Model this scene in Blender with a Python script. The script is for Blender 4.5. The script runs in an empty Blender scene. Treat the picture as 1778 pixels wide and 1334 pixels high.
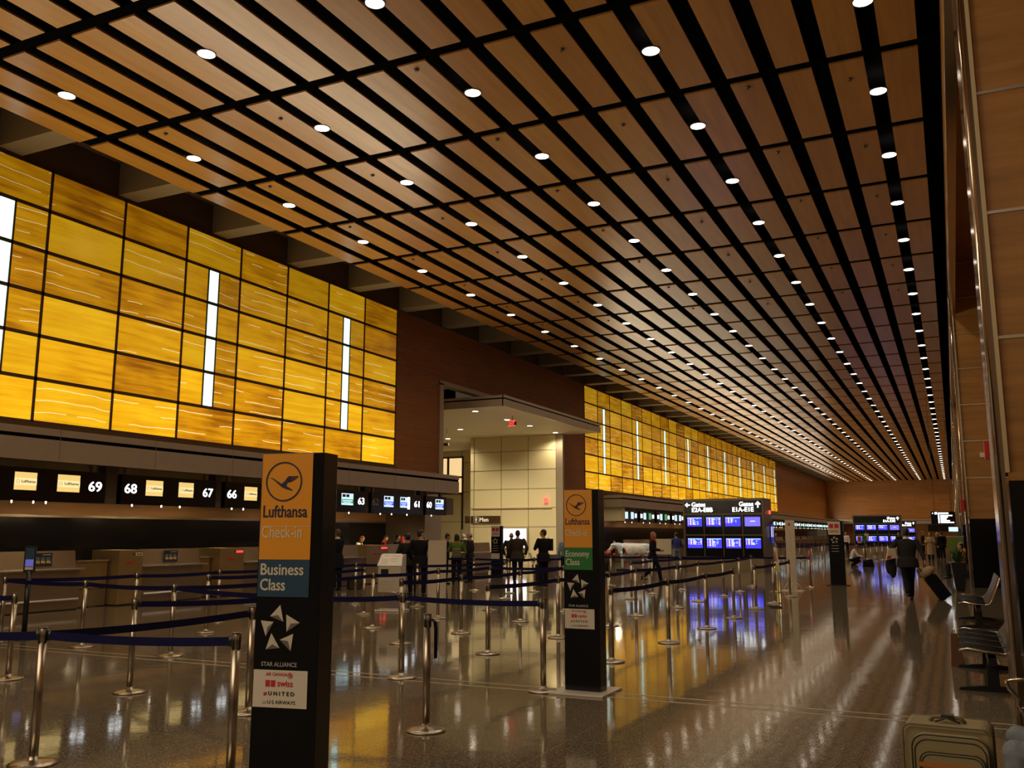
import bpy, bmesh, math, random
from mathutils import Vector, Matrix, Euler
random.seed(7)
R = math.radians
scene = bpy.context.scene
COL = scene.collection

# ------------------------------------------------------------------ camera, world, exposure, large lights
cam_data = bpy.data.cameras.new('camera')
cam_data.sensor_width = 36.0
cam_data.lens = 36.0 * 1576.0 / 1778.0
cam_data.clip_end = 500
cam = bpy.data.objects.new('camera', cam_data)
cam.location = (0, 0, 1.65)
cam.rotation_euler = (R(90 + 9.35), 0, R(25.65))
COL.objects.link(cam)
scene.camera = cam
scene.view_settings.view_transform = 'Standard'
scene.view_settings.look = 'None'
scene.view_settings.gamma = 1.0
scene.view_settings.use_curve_mapping = False
scene.view_settings.exposure = 0.0
world = bpy.data.worlds.new('world')
scene.world = world
world.use_nodes = True
world.node_tree.nodes['Background'].inputs[0].default_value = (1.0, 0.72, 0.42, 1)
world.node_tree.nodes['Background'].inputs[1].default_value = 0.05
LIGHT_DISC = 12.0      # radiance of a downlight lens
AMBER = 0.86            # brightness of the backlit stone
DOWN = 130.0           # watts of one downlight
CYAN = 1.5             # brightness of the glass strips


def area_light(name, loc, sx, sy, power, color):
    l = bpy.data.lights.new(name, 'AREA')
    l.shape = 'RECTANGLE'
    l.size = sx
    l.size_y = sy
    l.energy = power
    l.color = color
    o = bpy.data.objects.new(name, l)
    o.location = loc
    COL.objects.link(o)
    return o


# the part of the hall behind the camera is lit by the same downlights
area_light('hall_light', (-8, -6, 9.9), 14, 12, 1500, (1.0, 0.84, 0.62))
# cove lamps lying on top of the two counter canopies, aimed up across the wooden ceiling
for y_mid, length, watts in ((7.5, 44.0, 1600), (104.0, 106.0, 3600)):
    l_ = area_light('cove_lamp', (-17.85, y_mid, 3.96), 0.25, length, watts, (1.0, 0.84, 0.58))
    l_.rotation_euler = (0, -R(180 - 78), 0)


# ------------------------------------------------------------------ mesh helpers
class MB:
    def __init__(self):
        self.v = []
        self.f = []
        self.m = []
        self.s = []

    def add(self, verts, faces, mi=0, smooth=False):
        b = len(self.v)
        self.v += [tuple(p) for p in verts]
        for f in faces:
            self.f.append([b + i for i in f])
            self.m.append(mi)
            self.s.append(smooth)
        return self

    def box(self, x0, x1, y0, y1, z0, z1, mi=0):
        v = [(x0, y0, z0), (x1, y0, z0), (x1, y1, z0), (x0, y1, z0), (x0, y0, z1), (x1, y0, z1), (x1, y1, z1), (x0, y1, z1)]
        return self.add(v, [(0, 3, 2, 1), (4, 5, 6, 7), (0, 1, 5, 4), (1, 2, 6, 5), (2, 3, 7, 6), (3, 0, 4, 7)], mi)

    def prism(self, poly, fn, d0, d1, mi=0, smooth=False):
        """poly: 2d points; fn(u,v,d)->3d"""
        n = len(poly)
        v = [fn(a, b, d0) for a, b in poly] + [fn(a, b, d1) for a, b in poly]
        self.add(v, [list(range(n))[::-1], list(range(n, 2 * n))], mi)
        b = len(self.v) - 2 * n
        for i in range(n):
            j = (i + 1) % n
            self.f.append([b + i, b + j, b + n + j, b + n + i])
            self.m.append(mi)
            self.s.append(smooth)
        return self

    def lathe(self, prof, n=24, c=(0, 0, 0), mi=0, smooth=True, caps=True):
        v = []
        for r, z in prof:
            for k in range(n):
                a = 2 * math.pi * k / n
                v.append((c[0] + r * math.cos(a), c[1] + r * math.sin(a), c[2] + z))
        f = []
        for i in range(len(prof) - 1):
            for k in range(n):
                k2 = (k + 1) % n
                f.append((i * n + k, i * n + k2, (i + 1) * n + k2, (i + 1) * n + k))
        self.add(v, f, mi, smooth)
        if not caps:
            return self
        b = len(self.v) - len(v)
        self.f.append([b + k for k in range(n)][::-1]); self.m.append(mi); self.s.append(False)
        self.f.append([b + (len(prof) - 1) * n + k for k in range(n)]); self.m.append(mi); self.s.append(False)
        return self

    def tube(self, pts, rad, n=10, mi=0, smooth=True, flat=1.0):
        pts = [Vector(p) for p in pts]
        if not isinstance(rad, (list, tuple)):
            rad = [rad] * len(pts)
        rings = []
        prev = None
        for i, p in enumerate(pts):
            if i == 0:
                t = pts[1] - p
            elif i == len(pts) - 1:
                t = p - pts[i - 1]
            else:
                t = (pts[i + 1] - p).normalized() + (p - pts[i - 1]).normalized()
            t.normalize()
            if prev is None:
                a = Vector((0, 0, 1)) if abs(t.z) < 0.9 else Vector((0, 1, 0))
                x = t.cross(a).normalized()
            else:
                x = (prev - t * prev.dot(t)).normalized()
            prev = x
            y = t.cross(x)
            rings.append([p + rad[i] * (math.cos(2 * math.pi * k / n) * x + flat * math.sin(2 * math.pi * k / n) * y) for k in range(n)])
        v = [q for r in rings for q in r]
        f = []
        for i in range(len(pts) - 1):
            for k in range(n):
                k2 = (k + 1) % n
                f.append((i * n + k, i * n + k2, (i + 1) * n + k2, (i + 1) * n + k))
        f.append(tuple(range(n))[::-1])
        f.append(tuple(range((len(pts) - 1) * n, len(pts) * n)))
        return self.add(v, f, mi, smooth)

    def ball(self, c, r, n=12, mi=0, mat=None):
        rx, ry, rz = (r, r, r) if not isinstance(r, (list, tuple)) else r
        v = []
        m = n // 2 + 1
        for i in range(1, m):
            t = math.pi * i / m
            for k in range(n):
                a = 2 * math.pi * k / n
                v.append(Vector((rx * math.sin(t) * math.cos(a), ry * math.sin(t) * math.sin(a), rz * math.cos(t))))
        v.append(Vector((0, 0, rz)))
        v.append(Vector((0, 0, -rz)))
        if mat is not None:
            v = [mat @ p for p in v]
        c = Vector(c)
        v = [p + c for p in v]
        f = []
        for i in range(m - 2):
            for k in range(n):
                k2 = (k + 1) % n
                f.append((i * n + k, (i + 1) * n + k, (i + 1) * n + k2, i * n + k2))
        T = (m - 1) * n
        for k in range(n):
            k2 = (k + 1) % n
            f.append((T, k, k2))
            f.append((T + 1, (m - 2) * n + k2, (m - 2) * n + k))
        return self.add(v, f, mi, True)

    def loft(self, secs, n=16, mi=0):
        """secs: (centre, x vector, y vector)"""
        v = []
        for c, x, y in secs:
            c, x, y = Vector(c), Vector(x), Vector(y)
            for k in range(n):
                a = 2 * math.pi * k / n
                v.append(c + math.cos(a) * x + math.sin(a) * y)
        f = []
        for i in range(len(secs) - 1):
            for k in range(n):
                k2 = (k + 1) % n
                f.append((i * n + k, i * n + k2, (i + 1) * n + k2, (i + 1) * n + k))
        f.append(tuple(range(n))[::-1])
        f.append(tuple(range((len(secs) - 1) * n, len(secs) * n)))
        return self.add(v, f, mi, True)

    def mesh(self, name, mats):
        me = bpy.data.meshes.new(name)
        me.from_pydata(self.v, [], self.f)
        for m in (mats if isinstance(mats, (list, tuple)) else [mats]):
            me.materials.append(m)
        me.polygons.foreach_set('material_index', self.m)
        me.polygons.foreach_set('use_smooth', self.s)
        me.update()
        return me

    def build(self, name, mats, parent=None, loc=None, bevel=0):
        me = self.mesh(name, mats)
        if bevel:
            bm = bmesh.new()
            bm.from_mesh(me)
            bmesh.ops.bevel(bm, geom=list(bm.edges), offset=bevel, segments=2, affect='EDGES', profile=0.6)
            bm.to_mesh(me)
            bm.free()
        return link(name, me, parent, loc)

    def remesh(self, name, mats, voxel, parent=None, smooth=3):
        me = self.mesh('tmp', mats)
        o = bpy.data.objects.new('tmp', me)
        COL.objects.link(o)
        md = o.modifiers.new('r', 'REMESH')
        md.mode = 'VOXEL'
        md.voxel_size = voxel
        md.use_smooth_shade = True
        if smooth:
            sm = o.modifiers.new('s', 'SMOOTH')
            sm.iterations = smooth
            sm.factor = 0.5
        dg = bpy.context.evaluated_depsgraph_get()
        out = bpy.data.meshes.new_from_object(o.evaluated_get(dg))
        bpy.data.objects.remove(o)
        bpy.data.meshes.remove(me)
        out.name = name
        out.materials.clear()
        for m in (mats if isinstance(mats, (list, tuple)) else [mats]):
            out.materials.append(m)
        return link(name, out, parent)


def link(name, me, parent=None, loc=None):
    o = bpy.data.objects.new(name, me)
    COL.objects.link(o)
    if parent is not None:
        o.parent = parent
    if loc is not None:
        o.location = loc
    return o


def tag(o, label=None, cat=None, group=None, kind=None):
    if label:
        o['label'] = label
    if cat:
        o['category'] = cat
    if group:
        o['group'] = group
    if kind:
        o['kind'] = kind
    return o


def thing(name, loc, rz, label, cat, group=None):
    o = bpy.data.objects.new(name, None)
    o.empty_display_size = 0.2
    COL.objects.link(o)
    o.location = loc
    o.rotation_euler = (0, 0, rz)
    return tag(o, label, cat, group)


def struct(name, mb, mats):
    return tag(mb.build(name, mats), kind='structure')


def copy_tree(o, parent=None):
    c = o.copy()
    COL.objects.link(c)
    if parent is not None:
        c.parent = parent
        c.matrix_parent_inverse = o.matrix_parent_inverse.copy()
    for ch in list(o.children):
        copy_tree(ch, c)
    return c


def text(name, s, size, mat, parent, origin, xdir, up, align='LEFT', bold=0.0, squeeze=1.0, ext=0.0015, fit=None):
    cu = bpy.data.curves.new('t', 'FONT')
    cu.body = s
    cu.size = size
    cu.align_x = align
    cu.extrude = ext
    cu.resolution_u = 3
    o = bpy.data.objects.new('t', cu)
    COL.objects.link(o)
    dg = bpy.context.evaluated_depsgraph_get()
    me = bpy.data.meshes.new_from_object(o.evaluated_get(dg))
    bpy.data.objects.remove(o)
    bpy.data.curves.remove(cu)
    vs = [tuple(v.co) for v in me.vertices]
    fs = [tuple(p.vertices) for p in me.polygons]
    bpy.data.meshes.remove(me)
    if bold:      # heavier strokes: the outline struck several times, a hair apart
        V, F = [], []
        k = bold * size
        for dx, dy in ((0, 0), (-k, 0), (k, 0), (0, k * 0.6), (0, -k * 0.6)):
            n0 = len(V)
            V += [(x + dx, y + dy, z + 0.0001 * len(V) / max(1, len(vs))) for x, y, z in vs]
            F += [tuple(n0 + i for i in f) for f in fs]
        vs, fs = V, F
    if fit:
        xs = [v[0] for v in vs]
        ys = [v[1] for v in vs]
        a, b_ = min(xs), min(ys)
        fx, fy = fit[0] / (max(xs) - a), fit[1] / (max(ys) - b_)
        vs = [((x - a) * fx, (y - b_) * fy, z) for x, y, z in vs]
        squeeze = 1.0
    x, u = Vector(xdir).normalized(), Vector(up).normalized()
    n = x.cross(u)
    O = Vector(origin)
    me = bpy.data.meshes.new(name)
    me.from_pydata([O + x * (p[0] * squeeze) + u * p[1] + n * p[2] for p in vs], [], fs)
    me.materials.append(mat)
    me.update()
    return link(name, me, parent)


# ------------------------------------------------------------------ materials
def nodes_of(name):
    m = bpy.data.materials.new(name)
    m.use_nodes = True
    nt = m.node_tree
    return m, nt, nt.nodes['Principled BSDF']


def mat(name, c, rough=0.5, metal=0.0, spec=0.5, emit=None, strength=0.0, noise=0.0, scale=8.0):
    m, nt, b = nodes_of(name)
    b.inputs['Base Color'].default_value = (*c, 1)
    b.inputs['Roughness'].default_value = rough
    b.inputs['Metallic'].default_value = metal
    b.inputs['Specular IOR Level'].default_value = spec
    if emit:
        b.inputs['Emission Color'].default_value = (*emit, 1)
        b.inputs['Emission Strength'].default_value = strength
    if noise:
        tc = nt.nodes.new('ShaderNodeTexCoord')
        n = nt.nodes.new('ShaderNodeTexNoise')
        n.inputs['Scale'].default_value = scale
        n.inputs['Detail'].default_value = 4
        nt.links.new(tc.outputs['Object'], n.inputs['Vector'])
        mx = nt.nodes.new('ShaderNodeMix')
        mx.data_type = 'RGBA'
        nt.links.new(n.outputs['Fac'], mx.inputs['Factor'])
        mx.inputs['A'].default_value = (*[x * (1 - noise) for x in c], 1)
        mx.inputs['B'].default_value = (*[min(1, x * (1 + noise)) for x in c], 1)
        nt.links.new(mx.outputs['Result'], b.inputs['Base Color'])
    return m


class N:
    """tiny node-graph writer"""
    def __init__(self, nt):
        self.nt = nt

    def _set(self, sock, v):
        if hasattr(v, 'is_output'):
            self.nt.links.new(v, sock)
        else:
            sock.default_value = v

    def math(self, op, a, b=0.0, c=None):
        n = self.nt.nodes.new('ShaderNodeMath')
        n.operation = op
        self._set(n.inputs[0], a)
        self._set(n.inputs[1], b)
        if c is not None:
            self._set(n.inputs[2], c)
        return n.outputs[0]

    def coord(self, kind='Object'):
        return self.nt.nodes.new('ShaderNodeTexCoord').outputs[kind]

    def sep(self, v):
        n = self.nt.nodes.new('ShaderNodeSeparateXYZ')
        self._set(n.inputs[0], v)
        return n.outputs

    def comb(self, x, y, z):
        n = self.nt.nodes.new('ShaderNodeCombineXYZ')
        for i, a in enumerate((x, y, z)):
            self._set(n.inputs[i], a)
        return n.outputs[0]

    def noise(self, v, scale, detail=3, rough=0.5, w=None):
        n = self.nt.nodes.new('ShaderNodeTexNoise')
        if w is not None:
            n.noise_dimensions = '4D'
            self._set(n.inputs['W'], w)
        self._set(n.inputs['Vector'], v)
        n.inputs['Scale'].default_value = scale
        n.inputs['Detail'].default_value = detail
        n.inputs['Roughness'].default_value = rough
        return n.outputs['Fac']

    def mix(self, f, a, b):
        n = self.nt.nodes.new('ShaderNodeMix')
        n.data_type = 'RGBA'
        self._set(n.inputs['Factor'], f)
        for k, c in (('A', a), ('B', b)):
            self._set(n.inputs[k], c if hasattr(c, 'is_output') else (*c, 1))
        return n.outputs['Result']

    def ramp(self, f, stops):
        n = self.nt.nodes.new('ShaderNodeValToRGB')
        e = n.color_ramp.elements
        while len(e) < len(stops):
            e.new(0.5)
        for i, (p, c) in enumerate(stops):
            e[i].position = p
            e[i].color = (*c, 1)
        self._set(n.inputs[0], f)
        return n.outputs[0]

    def map(self, v, scale):
        n = self.nt.nodes.new('ShaderNodeMapping')
        self._set(n.inputs[0], v)
        n.inputs['Scale'].default_value = scale
        return n.outputs[0]

    def bump(self, h, strength, dist=0.01):
        n = self.nt.nodes.new('ShaderNodeBump')
        self._set(n.inputs['Height'], h)
        n.inputs['Strength'].default_value = strength
        n.inputs['Distance'].default_value = dist
        return n.outputs[0]

    def rand(self):
        return self.nt.nodes.new('ShaderNodeObjectInfo').outputs['Random']

    def line(self, x, pitch, off, width):
        """1 on a thin line every pitch"""
        a = self.math('FRACT', self.math('DIVIDE', self.math('ADD', x, off), pitch))
        d = self.math('ABSOLUTE', self.math('SUBTRACT', a, 0.5))
        return self.math('GREATER_THAN', d, 0.5 - 0.5 * width / pitch)


def mat_floor():
    m, nt, b = nodes_of('polished_granite')
    g = N(nt)
    co = g.coord()
    x, y, z = g.sep(co)
    big = g.noise(co, 0.35, 2)
    sp = g.noise(co, 42, 2, 0.6)
    sp2 = g.noise(co, 75, 1, 0.5)
    base = g.ramp(sp, [(0.30, (0.050, 0.040, 0.028)), (0.50, (0.140, 0.112, 0.074)), (0.70, (0.29, 0.23, 0.15))])
    base = g.mix(g.math('GREATER_THAN', sp2, 0.665), base, (0.58, 0.42, 0.22))
    base = g.mix(g.math('MULTIPLY', big, 0.35), base, (0.05, 0.04, 0.03))
    seam = g.math('MAXIMUM', g.line(x, 1.25, 1.05 + 0.625, 0.008), g.line(y, 1.25, 0.35, 0.008))
    base = g.mix(g.math('MULTIPLY', seam, 0.55), base, (0.30, 0.24, 0.17))
    nt.links.new(base, b.inputs['Base Color'])
    b.inputs['Specular IOR Level'].default_value = 0.5
    nt.links.new(g.math('MULTIPLY_ADD', g.noise(co, 30, 2, 0.6), 0.11, 0.015), b.inputs['Roughness'])
    # each slab lies a hair out of level, and the polish is gently wavy
    cell = g.comb(g.math('FLOOR', g.math('DIVIDE', g.math('ADD', x, 1.05 + 1.25), 1.25)), g.math('FLOOR', g.math('DIVIDE', g.math('ADD', y, 0.975), 1.25)), 0.0)
    wv = g.noise(g.map(co, (1.0, 1.0, 1.0)), 1.1, 2, 0.5)
    wv2 = g.noise(co, 5.0, 2, 0.5)
    wn = nt.nodes.new('ShaderNodeTexWhiteNoise')
    nt.links.new(cell, wn.inputs['Vector'])
    tilt = g.math('MULTIPLY', g.math('SUBTRACT', wn.outputs['Value'], 0.5), g.math('ADD', x, y))
    h = g.math('ADD', g.math('ADD', wv, g.math('MULTIPLY', wv2, 0.22)), g.math('MULTIPLY', tilt, 0.0))
    nt.links.new(g.bump(h, 1.0, 0.0021), b.inputs['Normal'])
    return m


def mat_wood(name, dark, light, scale, rough=0.4, seams=None, coat=0.0, plank=None, slat=False):
    m, nt, b = nodes_of(name)
    g = N(nt)
    co = g.coord()
    x, y, z = g.sep(co)
    n = g.noise(g.map(co, scale), 1.0, 5, 0.6)
    c = g.ramp(n, [(0.30, dark), (0.72, light)])
    if plank:
        ax, px, oz, pz = plank
        u = {'x': x, 'y': y}[ax]
        cell = g.comb(g.math('FLOOR', g.math('DIVIDE', u, px)), g.math('FLOOR', g.math('DIVIDE', g.math('ADD', z, oz), pz)), 0.0)
        wn = nt.nodes.new('ShaderNodeTexWhiteNoise')
        nt.links.new(cell, wn.inputs['Vector'])
        c = g.mix(g.math('MULTIPLY', wn.outputs['Value'], 0.45), c, dark)
        s = g.math('MAXIMUM', g.line(u, px, px * 0.5, 0.02), g.line(z, pz, oz + pz * 0.5, 0.02))
        c = g.mix(g.math('MULTIPLY', s, 0.6), c, (dark[0] * 0.5, dark[1] * 0.5, dark[2] * 0.5))
    if slat:
        cell = g.comb(g.math('FLOOR', g.math('DIVIDE', g.math('ADD', x, 0.71), 0.89)), g.math('FLOOR', g.math('DIVIDE', g.math('SUBTRACT', y, 16.17), 3.31)), 0.0)
        wn = nt.nodes.new('ShaderNodeTexWhiteNoise')
        nt.links.new(cell, wn.inputs['Vector'])
        c = g.mix(g.math('MULTIPLY', wn.outputs['Value'], 0.55), c, (0.30, 0.120, 0.026))
    nt.links.new(c, b.inputs['Base Color'])
    b.inputs['Roughness'].default_value = rough
    b.inputs['Coat Weight'].default_value = coat
    b.inputs['Coat Roughness'].default_value = 0.25
    return m


def mat_onyx():
    m, nt, b = nodes_of('backlit_onyx')
    g = N(nt)
    co = g.coord()
    x, y, z = g.sep(co)
    r = g.rand()
    w = g.math('MULTIPLY', r, 97.0)
    streak = g.noise(g.comb(0.0, g.math('MULTIPLY', y, 0.45), g.math('MULTIPLY', z, 8.0)), 1.0, 5, 0.62, w)
    cloud = g.noise(g.comb(0.0, g.math('MULTIPLY', y, 0.8), g.math('MULTIPLY', z, 1.4)), 1.0, 2, 0.5, g.math('ADD', w, 11.0))
    v = g.math('ADD', g.math('MULTIPLY', streak, 0.70), g.math('MULTIPLY', cloud, 0.40))
    r2 = g.math('FRACT', g.math('MULTIPLY', r, 13.7))
    v = g.math('ADD', v, g.math('MULTIPLY', g.math('SUBTRACT', r2, 0.5), 0.30))
    c = g.ramp(v, [(0.28, (0.26, 0.080, 0.002)), (0.42, (0.55, 0.225, 0.003)), (0.56, (0.80, 0.385, 0.005)), (0.76, (0.98, 0.56, 0.012))])
    # pale fissures that run almost level through the slab
    wob = g.noise(g.comb(0.0, g.math('MULTIPLY', y, 0.7), 0.0), 1.0, 3, 0.5, w)
    k = g.math('MULTIPLY_ADD', z, 3.6, g.math('MULTIPLY', r, 31.0))
    k = g.math('ADD', k, g.math('MULTIPLY', wob, 0.9))
    lane = g.math('FLOOR', k)
    d = g.math('ABSOLUTE', g.math('SUBTRACT', g.math('FRACT', k), 0.5))
    on = g.noise(g.comb(lane, g.math('MULTIPLY', y, 0.5), 0.0), 1.0, 1, 0.5, g.math('ADD', w, 5.0))
    has = g.math('GREATER_THAN', g.math('FRACT', g.math('MULTIPLY', r, 7.3)), 0.18)
    fis = g.math('MULTIPLY', g.math('MULTIPLY', g.math('LESS_THAN', d, 0.030), g.math('GREATER_THAN', on, 0.50)), has)
    c = g.mix(g.math('MULTIPLY', fis, 0.9), c, (1.25, 1.02, 0.50))
    nt.links.new(c, b.inputs['Emission Color'])
    nt.links.new(g.mix(0.5, c, (0.3, 0.15, 0.02)), b.inputs['Base Color'])
    tone = nt.nodes.new('ShaderNodeObjectInfo').outputs['Alpha']
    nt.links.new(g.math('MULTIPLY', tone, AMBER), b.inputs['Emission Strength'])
    b.inputs['Roughness'].default_value = 0.25
    return m


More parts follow.
